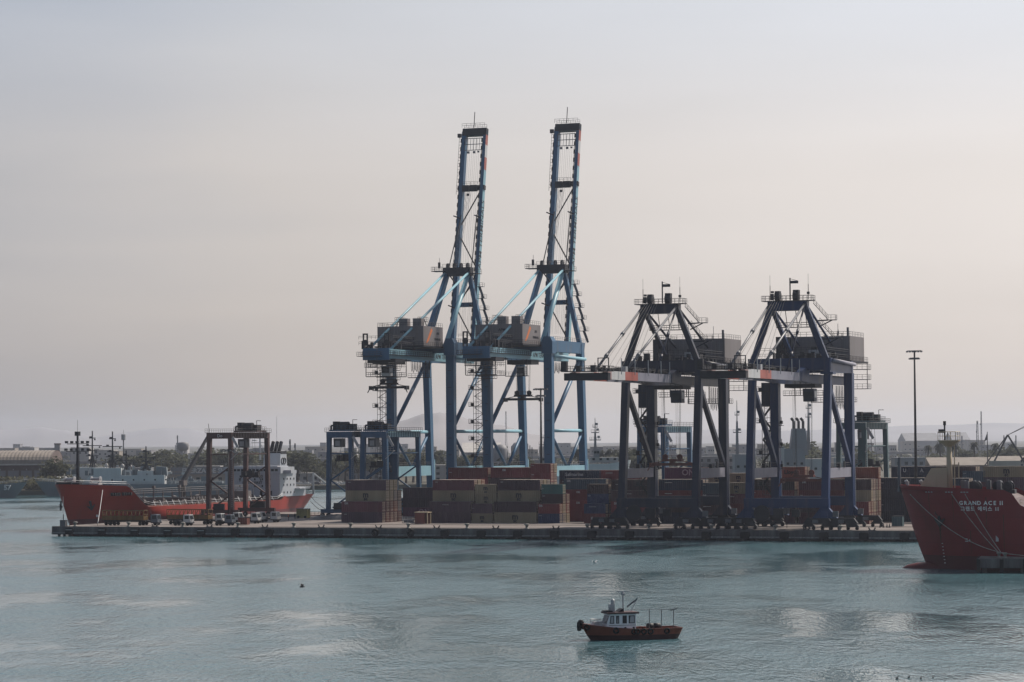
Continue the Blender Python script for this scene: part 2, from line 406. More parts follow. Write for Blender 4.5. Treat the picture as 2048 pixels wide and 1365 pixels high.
bt = MB().box(-.9, .9, -.35, .35, 0, .18)
for sx in (-.45, .45): bt.tube((sx, 0, .1), (sx * 1.9, 0, .75), .17, n=8)
bt = bt.mesh('mooring_bitt', 'dark_steel')
bs = -102.0
while bs < 96:
    o = link('mooring_bitt', bt); o.location = W(bs, 1.1); o.rotation_euler = (0, 0, -A); tag(o, 'low black splayed mooring bitt between the bollards', 'mooring bitt', 'splayed bitts along the pier edge'); bs += 16.2
# navigation post and cabinet at the pier corner
o = onpier('navigation_post', 'grey cabinet with thin white pole at the bare pier corner', 'post', PL + 2.6, 1.6)
MB().box(-.8, .8, -.5, .5, 0, 1.6).box(-.9, .9, -.6, .6, 1.6, 1.7).build('cabinet', 'steel', o)
MB().tube((0, 0, 1.7), (0, 0, 3.2), .12, n=8).build('post', 'dark_steel', o); MB().tube((0, 0, 3.2), (-.1, 0, 8.0), .045, n=6).build('pole', 'white', o)
MB().box(1.1, 1.2, -.05, .05, 0, 1.5).box(1.1, 1.9, -.05, .05, 1.45, 1.55).box(1.8, 1.9, -.05, .05, 0, 1.5).build('guard_frame', 'steel', o)
o = onpier('warning_sign', 'small pale sign on a thin post near the pier corner', 'sign', PL + 10.5, 6.0)
MB().tube((0, 0, 0), (0, 0, 3.0), .05, n=6).build('post', 'dark_steel', o); MB().box(-.35, .35, -.06, -.03, 2.4, 3.0).build('sign_board', 'white', o)
# the near jetty on the right
J0 = ground(1957, 1117, 2.7)
jt = MB().box(0, 60, 0, 26, 1.5, 2.7).build('jetty', 'concrete'); jt.location = (J0.x, J0.y, 0); jt.rotation_euler = (0, 0, R(-12)); tag(jt, kind='structure')
for i in range(14):
    MB().box(i * 4.2 + .05, i * 4.2 + 4.1, -.12, -.003, .9, 2.66).build('wall_panel', 'concrete_dark', jt)
    MB().box(i * 4.2 - .35, i * 4.2 + .35, -.55, -.13, .1, 2.5).build('fender', 'rubber', jt)
MB().box(-.35, -.003, 0, 12, .4, 2.66).build('end_panel', 'rubber', jt)
for i in range(8): MB().tube((i * 7 + 1, 1.2, -3), (i * 7 + 1, 1.2, 1.49), .45, n=10).build('pile', 'concrete_dark', jt)
def jet(x, y, z=2.7): return J0 + Vector((x * math.cos(R(12)) + y * math.sin(R(12)), -x * math.sin(R(12)) + y * math.cos(R(12)), z - 2.7))
for i, (x, y) in enumerate(((3.6, 3.4), (4.8, 1.0))):
    o = link('bollard', bolm); o.location = jet(x, y); tag(o, ['pale mushroom bollard at the back of the near jetty corner', 'pale mushroom bollard at the front of the near jetty corner'][i], 'bollard')
    o.scale = (.75, .75, .8)
o = MB().torus((0, 0, .2), .9, .16, 'z').torus((.15, .1, .42), .8, .15, 'z').build('rope_coil', 'rope_dark'); o.location = jet(9.2, 1.8); tag(o, 'dark coiled mooring hose on the near jetty', 'rope')
# ------------------------------------------------------------------ shipping containers
COL = {'M': ('maroon', (0.094, 0.029, 0.042)), 'R': ('dark red', (0.150, 0.029, 0.035)), 'P': ('plum', (0.058, 0.033, 0.049)), 'N': ('navy', (0.019, 0.026, 0.052)), 'B': ('deep blue', (0.018, 0.036, 0.105)),
       'Y': ('beige', (.225, .190, .128)), 'T': ('teal', (0.039, 0.130, 0.130)), 'S': ('slate', (0.040, 0.069, 0.096)), 'O': ('orange red', (0.221, 0.058, 0.039)), 'G': ('grey', (0.153, 0.146, 0.161)), 'W': ('white', (0.443, 0.451, 0.468)),
       'D': ('dark brown', (0.052, 0.031, 0.036)), 'K': ('magenta', (0.111, 0.031, 0.072))}
for k_, (nm, c_) in COL.items(): M['box_' + k_] = mat('container_' + nm.replace(' ', '_'), c_, .5, var=.3, scale=.25, streak=.28, rnd=.22, dirt=(.14, .11, .09))
mm('roof_dust_sheen', (.42, .38, .35), .75, var=.45, scale=.5, streak=.3, rnd=.2)  # dusty roof tone, paled further to paint in the sun's sheen
mm('door_metal', (.66, .55, .44), .5, .1, var=.35, scale=1.5)
CW = 2.438
_box = {}
def box_mesh(L, H):
    if (L, H) in _box: return _box[(L, H)]
    m = MB(); e = .09
    for x in (0, L - .16): # corner posts
        for y in (0, CW - .16): m.box(x, x + .16, y, y + .16, 0, H)
    for y in (0, CW - .14): m.box(.16, L - .16, y, y + .14, 0, .17); m.box(.16, L - .16, y, y + .14, H - .12, H)
    for x in (0, L - .14): m.box(x, x + .14, .16, CW - .16, 0, .16); m.box(x, x + .14, .16, CW - .16, H - .14, H)
    n = int((L - .32) / .55)
    for y, sg in ((.03, 1), (CW - .03, -1)):       # corrugated long walls
        px = .16; st = (L - .32) / n; pr = []
        for i in range(n): pr += [(px, 0), (px + st * .36, 0), (px + st * .5, .055), (px + st * .86, .055)]; px += st
        pr.append((L - .16, 0)); vs = [(a, y + sg * b, z) for z in (.17, H - .12) for a, b in pr]; k = len(pr)
        m.add(vs, [(i, i + 1, k + i + 1, k + i) for i in range(k - 1)])
    m.add([(.1, .1, H - .03), (L - .1, .1, H - .03), (L - .1, CW - .1, H - .03), (.1, CW - .1, H - .03)], [(0, 1, 2, 3)])
    m.add([(.05, .1, .1), (.05, CW - .1, .1), (.05, CW - .1, H - .1), (.05, .1, H - .1)], [(0, 1, 2, 3)])
    me = m.mesh('shipping_container', None); me.materials.append(None)
    d = MB(); w = (CW - .32) / 2
    d.box(0, .06, .01, w - .01, .18, H - .16)
    for z in (.2, .36, .53, .70, .86): d.box(.06, .085, .05, w - .05, H * z - .05 if z > .25 else H * z - .3, H * z + .02 if z > .25 else H * z - .24)
    dm = d.mesh('door', None); dm.materials.append(None)
    g = MB()
    for y in (.28, .72): g.tube((.12, y, .1), (.12, y, H - .1), .045, n=5)
    for z in (.14, .44, .62, .86): g.box(.07, .12, .08, w - .08, H * z, H * z + .09)
    gm = g.mesh('lock_rods', 'door_metal')
    rm = MB().box(.12, L - .12, .12, CW - .12, H - .06, H - .012).mesh('roof_panel', 'roof_dust_sheen')
    _box[(L, H)] = (me, dm, gm, w, rm); return _box[(L, H)]
L40, L20, HC, ST = 12.192, 6.058, 2.896, 2.591
RW = 2.76
TIER = ['bottom', 'second', 'third', 'fourth', 'fifth', 'sixth']
ROWN = ['front', 'second', 'third', 'fourth', 'fifth', 'sixth', 'seventh']
MARKS = {'msc': [('m', 2.3, .07, 'text_black', .50, .60), ('sc', 1.35, .05, 'text_black', .50, .22)],
         'one': [('ONE', 2.35, .05, 'text_pink', .60, .52)], 'dr': [('DR', .75, .03, 'text_white', .34, .74)], 'dr0': [('DR', .75, .03, 'text_white', .12, .80)],
         'k': [('K', 1.0, .03, 'text_white', .37, .5), ('LINE', .66, .02, 'text_white', .62, .48)], 'saf': [('Safmarine', 1.35, .01, 'text_white', .36, .55)],
         'ua': [('U', 1.3, .04, 'text_white', .30, .62), ('A', 1.3, .04, 'text_white', .68, .62)], 'cos': [('▬▬▬▬', .5, .0, 'text_white', .22, .72)],
         'ham': [('▬▬▬ ▬▬', .36, .0, 'text_white', .40, .70)], 'hap': [('Lloyd', 1.5, .04, 'text_black', .66, .50)], 'id': [('▬▬', .38, .0, 'text_white', .10, .80)],
         'v': [('▬▬', .34, .0, 'text_white', .06, .55)], 'swan': [('▲', 1.6, .0, 'pale_steel', .62, .5)]}
ncont = 0
def container(c, L, H, s, t, z, mark, label, group):
    global ncont
    me, dm, gm, w, rm = box_mesh(L, H)
    o = link('shipping_container', me); o.location = W(s + random.uniform(-.05, .05), t, z); o.rotation_euler = (0, 0, -A + random.uniform(-.004, .004))
    o.material_slots[0].link = 'OBJECT'; o.material_slots[0].material = M['box_' + c]
    tag(o, label, 'container', group); ncont += 1
    if 'topmost' in label: link('roof_panel', rm, o)
    for i in range(2):
        d = link('door', dm, o); d.location = (L - .1, .16 + i * w, 0); d.material_slots[0].link = 'OBJECT'; d.material_slots[0].material = M['box_' + c]
        link('lock_rods', gm, d)
    if not mark: mark = random.choice(['id', 'id', 'v', 'dr0', '', '', 'cos', 'ham'])
    for (b, sz, bo, mt, fx, fz) in MARKS.get(mark, []):
        sz2 = sz * (.72 if L < 8 and mark in ('msc',) else 1)
        letters(b, sz2, mt, o, (L * fx, .0, H * fz), NEAR, bo)
    return o
def stack(px, t, L, rows, phrase, group, py=1045, s=None):
    """rows: front row first, each row a list of tiers from the bottom, a tier is colour letter[-][:mark]; '-' makes a standard-height box"""
    s = s_at(px, t, py) if s is None else s
    for r, tiers in enumerate(rows):
        z = HQ
        for i, tk in enumerate(tiers):
            c, _, mk = tk.partition(':'); H = ST if (L < 8) != ('+' in c) or '-' in c else HC
            nm = COL[c[0]][0]; tw = TIER[i] if i < len(tiers) - 1 else 'topmost'
            size = {L40: 'forty-foot', L20: 'twenty-foot'}[L]
            writ = {'msc': ' with letters m sc', 'one': ' lettered ONE', 'k': ' lettered K LINE', 'saf': ' with script lettering', 'ua': ' lettered U A', 'hap': ' with dark lettering'}.get(mk, '')
            container(c[0], L, H, s, t + r * RW, z, mk, f'{nm} {size} container{writ}, {tw}, {ROWN[r]} row, {phrase}', group)
            z += H + .012
def fill(colors, n): return [random.choice(colors) for _ in range(n)]
G1 = 'containers stacked on the pier'
# stack beside the open apron
stack(683, 43.6, L40, [['P:id', 'M:dr0'], ['R', 'M', 'Y:msc', 'P:id'], ['M', 'R', 'Y', 'Y'], ['M', 'O', 'G', 'Y'], ['R', 'G', 'D']], 'stack beside the open apron', G1)
# long block on the waterside
stack(858, 44.4, L40, [['P', 'P'], ['M', 'M', 'Y:msc', 'M:id'], ['M', 'R', 'R', 'Y'], ['R', 'Y', 'M', 'O']], 'stack beside the timber hut', G1)
stack(943.3, 44.4, L20, [['Y:msc', 'P:v'], ['M', 'R', 'Y:msc', 'Y:msc'], ['M', 'Y', 'R']], 'middle stack of the waterside block', G1)
stack(988.3, 44.4, L40, [['Y:msc', 'P'], ['M', 'R', 'Y:msc', 'P:id'], ['M', 'Y', 'R', 'Y'], ['R', 'G', 'M', 'G']], 'stack beside the teal-topped one', G1)
stack(1076.5, 44.4, L20, [['B:id', 'R:dr0'], ['G', 'Y', 'D:id', 'T:v'], ['Y', 'R', 'M']], 'stack crowned by one teal box', G1)
# K LINE stack and its neighbours behind
stack(1168, 46.5, L20, [['R:k', 'B:ham'], ['R', 'B', 'B:id', 'D']], 'stack by the black-navy crane', G1)
stack(1128, 62, L40, [['R', 'R:dr', 'R:dr', 'S'], ['D', 'M', 'R', 'M']], 'stack behind the teal-topped one', G1)
stack(1119, 66.5, L40, [['M', 'R', 'R', 'D-', 'N-:saf'], ['M', 'R', 'M', 'R-', 'R-']], 'script-lettered stack in the middle yard', G1)
stack(1200, 66.5, L40, [['M', 'R', 'N', 'D-', 'R-'], ['M', 'M', 'M', 'R-', 'R-']], 'red-topped stack inside the navy crane', G1)
# far block between the teal cranes
stack(897, 84, L40, [['M', 'R', 'M', 'R', 'R:v'], ['M', 'M', 'M', 'D', 'M']], 'far stack under the first teal crane', G1)
stack(982, 84, L40, [['M', 'R', 'M', 'D', 'R:dr'], ['M', 'R', 'R', 'M', 'Y'], ['M', 'R', 'R', 'M', 'Y']], 'far stack under the second teal crane', G1)
stack(1062, 84, L20, [['R', 'R', 'R', 'D', 'R', 'R-'], ['M', 'R', 'D', 'Y', 'M', 'Y']], 'far stack below the tall floodlight', G1)
stack(806, 92, L40, [['K:one', 'P', 'P']], 'low stack behind the timber hut', G1)
# dark stacks within the navy cranes
stack(1222, 48.5, L40, [['M', 'R', 'D'], ['M', 'M', 'R', 'D']], 'waterside stack inside the black-navy crane', G1)
stack(1318, 50, L40, [['N', 'D', 'R', 'N:cos'], ['M', 'N', 'R', 'S']], 'navy-topped stack inside the black-navy crane', G1)
stack(1405, 50, L20, [['M', 'D', 'N', 'S+'], ['M', 'D', 'R', 'R']], 'slate-topped stack behind the black-navy crane', G1)
stack(1330, 70, L40, [['M', 'R', 'R', 'K', 'K:one'], ['M', 'R', 'R', 'M', 'M']], 'magenta-topped stack in the middle yard', G1)
stack(1413, 66.5, L20, [['R', 'R', 'N', 'D', 'Y:msc'], ['M', 'R', 'D', 'R', 'M']], 'beige-topped stack between navy cranes', G1)
stack(1456, 66.5, L20, [['R', 'R', 'D', 'Y', 'Y:msc'], ['M', 'R', 'M', 'M', 'R']], 'doubly beige stack between navy cranes', G1)
stack(1452, 52, L20, [['D', 'R', 'M', 'Y+:msc'], ['M', 'D', 'M', 'R']], 'beige-ended stack by deep blue crane', G1)
stack(1500, 52, L40, [['M', 'D', 'R', 'D'], ['M', 'R', 'R', 'R']], 'waterside stack inside the deep blue crane', G1)
stack(1524, 78, L40, [['M', 'R', 'D', 'R', 'O:hap'], ['M', 'R', 'D', 'M', 'G']], 'orange-topped stack in the middle yard', G1)
stack(1598, 52, L40, [['M', 'D', 'R', 'M-'], ['D', 'M', 'R', 'M']], 'centre stack inside the deep blue crane', G1)
stack(1650, 66, L40, [['M', 'R', 'Y', 'D', 'D'], ['M', 'D', 'Y', 'D', 'R']], 'tall stack behind the deep blue crane', G1)
stack(1646, 49.5, L40, [['R', 'R'], ['M', 'R', 'Y', 'D'], ['M', 'Y', 'G', 'M'], ['R', 'M', 'Y', 'M'], ['M', 'R', 'Y', 'R', 'O']], 'end stack beside the passage', G1)
# right-hand yard behind the red bow
stack(1760, 70, L40, [['N', 'N', 'N:swan', 'N'], ['D', 'N', 'N', 'N']], 'dark stack across the passage', G1)
stack(1784, 80, L40, [['N', 'M', 'D', 'M', 'N:ua'], ['D', 'M', 'N', 'M', 'N']], 'far stack lettered U A on top', G1)
stack(1862, 80, L40, [['D', 'M', 'D', 'D', 'D'], ['D', 'M', 'N', 'R', 'D']], 'far stack behind the red bow', G1)
stack(1846, 62, L40, [['N', 'D', 'M', 'N'], ['N', 'M', 'D', 'G']], 'middle stack behind the red bow', G1)
stack(1926, 78, L20, [['S', 'R', 'D', 'M', 'S+'], ['R', 'M', 'R', 'D', 'S']], 'slate-topped far stack behind the red bow', G1)
stack(1968, 78, L40, [['P', 'M', 'P', 'P', 'Y:msc'], ['P', 'M', 'P', 'M', 'D']], 'beige-topped stack behind the red bow', G1)
stack(1940, 62, L40, [['P', 'M', 'P'], ['D', 'P', 'M']], 'lower stack behind the red bow', G1)
# single boxes
# ------------------------------------------------------------------ ship-to-shore cranes
def bogies(root, mt, x0, y, n=4, side=1):
    """wheel sets under one corner"""
    b = MB()
    b.prism([(-3.6, 1.6), (3.6, 1.6), (2.6, 2.9), (-2.6, 2.9)], 'y', y - .55, y + .55)
    for k in (-1, 1): b.prism([(k * 2.3 - 1.7, .75), (k * 2.3 + 1.7, .75), (k * 2.3 + .8, 1.7), (k * 2.3 - .8, 1.7)], 'y', y - .5, y + .5)
    b.v = [(x + x0, yy, z) for x, yy, z in b.v]
    o = b.build('bogie', mt, root)
    for i in range(n):
        x = x0 + (-3.3 + i * 6.6 / (n - 1)); MB().lathe([(.1, -.3), (.42, -.28), (.42, .28), (.1, .3)], (x, y, .42), 12, 'y').build('wheel', 'dark_steel', o)
    MB().box(x0 - 1.2, x0 + .2, y - 1.05, y - .56, 1.7, 2.5).build('drive_motor', 'steel', o)
def platform(root, x0, x1, y0, y1, z, mt='dark_steel', sides='nsew', name='platform', h=1.1):
    p = MB().box(x0, x1, y0, y1, z - .16, z).build(name, mt, root); r = MB()
    if 's' in sides: r.rail([(x0, y0, z), (x1, y0, z)], h)
    if 'n' in sides: r.rail([(x0, y1, z), (x1, y1, z)], h)
    if 'w' in sides: r.rail([(x0, y0, z), (x0, y1, z)], h)
    if 'e' in sides: r.rail([(x1, y0, z), (x1, y1, z)], h)
    if r.v: r.build('handrail', 'dark_steel', p)
    return p
def stair_tower(root, x0, x1, y, z0, z1, step, mt):
    t = MB(); d = 1.0
    for x in (x0, x1):
        for yy in (y - d, y + d): t.tube((x, yy, z0), (x, yy, z1), .07, n=4)
    k = int((z1 - z0) / (step / 3))
    for i in range(k + 1):
        z = z0 + i * (z1 - z0) / k
        for yy in (y - d, y + d): t.tube((x0, yy, z), (x1, yy, z), .05, n=4)
        if i < k:
            z2 = z + (z1 - z0) / k; a, b = ((x0, x1) if i % 2 else (x1, x0)); t.bar((a, y, z), (b, y, z2), .5, .07)
    t.ladder(((x0 + x1) / 2, y - d, z0), ((x0 + x1) / 2, y - d, z1), .6)
    o = t.build('stair_tower', mt, root); z = z0 + step * .3
    while z < z1:
        q = MB().box(x0 - 1.5, x1 + .1, y - 1.2, y + 1.2, z - .2, z).box(x0 - 1.1, x0 - .3, y - .4, y + .4, z, z + .9).rail([(x0, y - 1.2, z), (x0 - 1.5, y - 1.2, z), (x0 - 1.5, y + 1.2, z)], 1.1, 1.2); q.build('landing', mt, o); z += step
def spreader(root, x, y, z, z_top, mt='dark_steel'):
    m = MB().box(x - 5.4, x + 5.4, y - .5, y + .5, z, z + .7)
    for k in (-1, 1): m.box(x + k * 5.6 - .3, x + k * 5.6 + .3, y - 1.2, y + 1.2, z - .35, z + .8); m.tube((x + k * 5.8, y - 1.1, z - .3), (x + k * 6.3, y - 1.2, z - 1.2), .15, n=5)
    o = m.build('spreader', mt, root)
    h = MB().box(x - 2.6, x + 2.6, y - .9, y + .9, z + 1.1, z + 1.7).box(x - .5, x + .5, y - .7, y + .7, z + .7, z + 1.1)
    for k in (-1, 1): h.lathe([(.1, -.2), (.75, -.15), (.75, .15), (.1, .2)], (x + k * 1.9, y, z + 2.2), 12, 'y'); h.bar((x + k * 2.6, y, z + 1.2), (x + k * 5, y, z + .7), .2)
    h.rail([(x - 2.4, y - .8, z + 1.7), (x + 2.4, y - .8, z + 1.7)], 1.0, 1.2); h.build('head_block', mt, o)
    r = MB()
    for k in (-1.9, 1.9):
        for j in (-.4, .4): r.tube((x + k, y + j, z + 2.2), (x + k * 1.15, y + j, z_top), .045, n=4)
    r.build('hoist_ropes', 'rope_dark', o)
    return o

def teal_crane(label, s, spread_y, spread_z, rust):
    c = onpier('ship_to_shore_crane', label, 'crane', s, 110, 'teal cranes with raised booms'); X = 9.65; G = 30.5; T = 'teal'
    for sx in (-1, 1):
        l = MB().box(sx * X - 1.25, sx * X + 1.25, -1.05, 1.05, 2.9, 47.6).build('land_leg', T, c)
        st = MB()
        for z in range(8, 46, 5): st.box(sx * X - .5, sx * X + .5, -1.12, -1.04, z, z + .12)
        st.build('leg_marking', 'dark_steel', l)
        MB().prism([(-1.7, 47.6), (1.7, 47.6), (1.7, 51.2), (1.0, 52.6), (-1.0, 52.6), (-1.7, 51.2)], 'y', -1.6, 1.6).xform(Matrix.Translation((sx * X, 0, 0))).build('leg_head', T, c)
        w = MB().bar((sx * X, G, 2.9), (sx * X, G - 3.2, 49.5), 1.9, 2.0, 2.0, 2.4, up=Vector((0, 1, 0))).build('water_leg', T, c)
        b = MB().box(sx * X - .8, sx * X + .8, 1.05, G - .2, 11.6, 14.6).build('portal_beam', 'teal_sunlit', c)
        MB().prism([(G - 1, 11.6), (G + 1.2, 9.5), (G + 1.2, 16.5), (G - 1, 14.6)], 'x', sx * X - .83, sx * X + .83).build('gusset', 'teal_sunlit', b)
        MB().rail([(sx * X + .7, 1.2, 14.6), (sx * X + .7, G - 1.5, 14.6)], 1.1, 2).build('handrail', 'dark_steel', b)
        MB().tube((sx * X, 1, 25), (sx * X, G - 2, 25), .52, n=10).build('tie_tube', 'teal_sunlit', c, True)
        MB().tube((sx * X, 1, 25.8), (sx * X, G - 3.6, 46.5), .62, n=10).build('diagonal_brace', T, c, True)
        MB().tube((sx * X, 1, 24.4), (sx * X, G / 2 - .8, 14.5), .45, n=10).build('lower_brace', T, c, True)
        MB().tube((sx * X, G - 2.2, 24.4), (sx * X, G / 2 + .8, 14.5), .45, n=10).build('lower_brace', T, c, True)
        MB().prism([(0, 48.2), (G - 2, 48.2), (G - 1, 51.6), (0, 51.6)], 'x', sx * X - .9, sx * X + .9).build('upper_side_beam', T, c)
        MB().tube((sx * X + 1.2, 1.0, 46.9), (sx * X + 1.2, G - 2, 46.6), .5, n=10).build('upper_tie_tube', 'teal_sunlit', c, True)
        MB().rail([(sx * (X + .9), 1.7, 51.6), (sx * (X + .9), G - 1, 51.6)], 1.1, 1.8).build('handrail', 'dark_steel', c)
    for y in (0, G):
        MB().box(-X, X, y - .9, y + .9, 3.0, 5.2).build('sill_beam', T, c)
        for sx in (-1, 1): bogies(c, T, sx * X, y)
    MB().box(-X - 1.2, X + 1.2, -1.0, 1.0, 48.3, 51.0).build('land_cross_beam', T, c)
    MB().box(-X - 1.0, X + 1.0, G - 4.4, G - 2.6, 48.6, 51.0).build('water_cross_beam', T, c)
    for sx in (-1, 1): # girders and backreach
        g = MB().box(sx * 3.5 - .6, sx * 3.5 + .6, -33, G + 2, 46.0, 48.7).build('main_girder', 'teal_sunlit' if sx > 0 else T, c)  # sunward girder gets the painted-in lit tone, the other stays plain teal
        MB().rail([(sx * 4.4, -33, 47.2), (sx * 4.4, -1.2, 47.2)], 1.1, 1.7).box(min(sx * 4.1, sx * 4.9), max(sx * 4.1, sx * 4.9), -33, -1.2, 47.05, 47.2).build('walkway', 'dark_steel', g)
        letters('APM TERMINALS', 2.0, 'text_black', g, (sx * 3.5 + .61, 9, 47.3), RIGHT, .02) if sx > 0 else None
    MB().box(-4.1, 4.1, -33.4, -32.2, 45.6, 49.0).build('end_beam', T, c)
    for x, z in ((-5.4, 46.4), (-3.0, 43.2)):
        platform(c, x, x + 7.5, -34.8, -30.2, z + .4, name='rear_platform')
    for x in (-4.2, 2.6): MB().box(x, x + .35, -33.2, -32.8, 49, 53.2).box(x + 1.2, x + 1.55, -33.2, -32.8, 49, 53.2).box(x, x + 1.55, -33.2, -32.8, 52.9, 53.3).lathe([(.1, -.2), (.9, -.15), (.9, .15), (.1, .2)], (x + .8, -33, 50.6), 12, 'y').build('rope_sheave_frame', 'dark_steel', c)
    tr = MB().box(-4.4, 4.4, -29.5, -22.5, 44.9, 46.0)
    for z in (41.0, 43.4): tr.rail([(-4.6, -30, z), (4.6, -30, z), (4.6, -22, z), (-4.6, -22, z), (-4.6, -30, z)], 1.1, 1.5)
    for x in (-4.6, 4.6):
        for y in (-30, -22): tr.bar((x, y, 40.9), (x, y, 46), .18)
    tr.box(-4.6, 4.6, -30, -29.2, 40.8, 41.0).box(-4.6, 4.6, -22.8, -22, 40.8, 41.0).build('maintenance_cage', 'dark_steel', c)
    tr = MB().box(-3.8, 3.8, spread_y - 3.2, spread_y + 3.2, 44.6, 45.9)
    tr.rail([(-3.8, spread_y - 3.4, 45.9), (3.8, spread_y - 3.4, 45.9)], 1.1, 1.6).build('trolley', 'dark_steel', c)
    cb = MB().prism([(spread_y - 6.2, 41.0), (spread_y - 4.2, 41.0), (spread_y - 4.2, 43.9), (spread_y - 6.6, 43.9)], 'x', .4, 3.0).build('operator_cab', 'pale_steel', c)
    MB().box(.6, 2.8, spread_y - 6.62, spread_y - 6.58, 41.9, 43.5).build('cab_window', 'glass', cb)
    spreader(c, 0, spread_y, spread_z, 44.7)
    f = MB()
    for i in range(12):
        y = spread_y + 5 + i * 1.2; z = 45.5; d = 3.0 + .4 * math.sin(i * 2.1)
        f.path([(4.9, y, z), (4.9, y + .15, z - d * .8), (4.9, y + .5, z - d), (4.9, y + .9, z - d * .8), (4.9, y + 1.1, z)], .07, 4)
    f.build('festoon_cable', 'rope_dark', c)
    ck = MB(); q_ = random.Random(int(s * 7))
    for k in range(22): x = q_.uniform(-5.2, 5.2); y = q_.uniform(-33, -17); w_ = q_.uniform(.3, 1.1); z = 48.8; ck.box(x, x + w_, y, y + w_, z, z + q_.uniform(.6, 2.4))
    for k in range(9): x = q_.uniform(-5, 5); y = q_.uniform(-33, -17); ck.tube((x, y, 48.7), (x, y, 51 + q_.uniform(0, 2.2)), .07, n=4)
    for z in (50.0, 51.6): ck.rail([(-5.3, -33.5, z), (5.3, -33.5, z), (5.3, -17, z)], .9, 1.3)
    ck.build('rear_machinery', 'dark_steel', c)
    for z, x0 in ((43.4, -X - 2.6), (40.6, -X - 2.2)): platform(c, x0, -X + 3.4, -3.4, -1.1, z, name='leg_platform')
    MB().box(-X + 6.5, -X + 13.5, -2.6, -1.2, 41.0, 41.2).rail([(-X + 6.5, -2.6, 41.2), (-X + 13.5, -2.6, 41.2)], 1.1, 1.2).bar((-X + 13.4, -2.5, 41), (-X + 13.4, -2.5, 46.4), .2).bar((-X + 12.2, -2.5, 41), (-X + 12.2, -2.5, 46.4), .2).build('inspection_gangway', 'dark_steel', c)
    # machinery house
    h = MB().box(-7.35, 7.35, -15.5, -.6, 50.2, 55.9).build('machinery_house', 'house_grey', c)
    MB().box(-7.9, 7.9, -16.6, -.4, 49.7, 50.15).build('house_deck', 'dark_steel', h)
    for k in range(14): MB().box(-7.2 + k * 1.05, -7.12 + k * 1.05, -15.56, -15.5, 50.3, 55.8).build('cladding_rib', 'house_grey', h)
    MB().rail([(-7.3, -.7, 55.9), (-7.3, -15.4, 55.9), (7.3, -15.4, 55.9), (7.3, -.7, 55.9)], 1.1, 1.6).build('handrail', 'dark_steel', h)
    MB().rail([(-7.9, -16.5, 50.1), (7.9, -16.5, 50.1), (7.9, -.6, 50.1)], 1.1, 1.6).build('handrail', 'dark_steel', h)
    for x in (-.8, 3.6): v = MB().box(x, x + 2.7, -14.6, -12.4, 55.9, 58.2).build('roof_ventilator', 'house_grey', h)
    letters('TERMINALS', 1.25, 'text_black', h, (1.2, -15.6, 52.1), NEAR, .03); letters('APM', 1.1, 'text_black', h, (1.0, -15.6, 54.2), NEAR, .03)
    letters('APM', 1.0, 'text_black', h, (7.38, -4.6, 53.9), RIGHT, .03); letters('TERMINALS', .95, 'text_black', h, (7.38, -4.8, 52.2), RIGHT, .02)
    lg = MB()
    for k in range(3): lg.prism([(-13.5 + k * .5, 51.0 + k * .3), (-12.6 + k * .5, 51.0 + k * .3), (-9.2 + k * .3, 55.2 - k * .2), (-9.6 + k * .3, 55.4 - k * .2)], 'x', 7.36, 7.38 + k * .004)
    lg.build('house_emblem', 'text_orange', h)
    # apex frame, stays
    AZ = 75.6; ay = G - .6
    a = MB().box(-4.6, 4.6, ay - 1.4, ay + 1.4, AZ - 2.6, AZ).build('apex_beam', 'dark_steel', c)
    for i, x in enumerate((-3.4, -1.2, 1.0, 3.2)): MB().lathe([(.1, -.3), (1.05, -.25), (1.05, .25), (.1, .3)], (x, ay, AZ + .4), 14, 'x').build('sheave', 'dark_steel', a)
    ap = MB().box(-8.2, -4.6, ay - 2, ay + 2, AZ - 1.1, AZ - .9).rail([(-4.6, ay - 2, AZ - .9), (-8.2, ay - 2, AZ - .9), (-8.2, ay + 2, AZ - .9), (-4.6, ay + 2, AZ - .9)], 1.2, 1.2)
    ap.box(-6.6, -6.0, ay - .3, ay + .3, AZ, AZ + 1.8).tube((-6.2, ay, AZ), (-6.2, ay, AZ + 3.2), .06, n=4).box(4.6, 7.0, ay - 2, ay + 2, AZ - 2.1, AZ - 1.9).rail([(4.6, ay - 2, AZ - 1.9), (7, ay - 2, AZ - 1.9), (7, ay + 2, AZ - 1.9)], 1.2, 1.2)
    ap.rail([(-4.6, ay - 1.5, AZ), (4.6, ay - 1.5, AZ)], 1.1, 1.3); ap.build('apex_platform', 'dark_steel', a)
    for sx in (-1, 1):
        MB().bar((sx * X, G - 3.2, 50.8), (sx * 3.8, ay, AZ - 2.4), 1.25, 1.5).build('apex_leg', T, c)
        MB().tube((sx * 3.6, 8.5, 48.6), (sx * 3.6, ay - .8, AZ - 2.2), .72, n=10).build('rear_apex_leg', T if sx < 0 else 'teal_sunlit', c, True)  # sunward leg wears the lit tone as paint
        p0 = Vector((sx * 3.5, -31, 48.6)); p1 = Vector((sx * 3.9, ay - 1, AZ - 1.6)); MB().tube(p0, p1, .36, n=8).build('backstay', 'teal_sunlit', c, True)
        q = p0.lerp(p1, .40); mp = MB().box(q.x - .9, q.x + .9, q.y - 1.9, q.y + 1.9, q.z - 1.2, q.z - 1.05).rail([(q.x - .9, q.y - 1.9, q.z - 1.05), (q.x + .9, q.y - 1.9, q.z - 1.05), (q.x + .9, q.y + 1.9, q.z - 1.05), (q.x - .9, q.y + 1.9, q.z - 1.05), (q.x - .9, q.y - 1.9, q.z - 1.05)], 1.1, 1.2)
        for k in (-1, 1): mp.tube((q.x, q.y, q.z), (q.x + k * .9, q.y + k * 1.2, 56.0 if q.y > -15.5 else 48.7), .13, n=5)
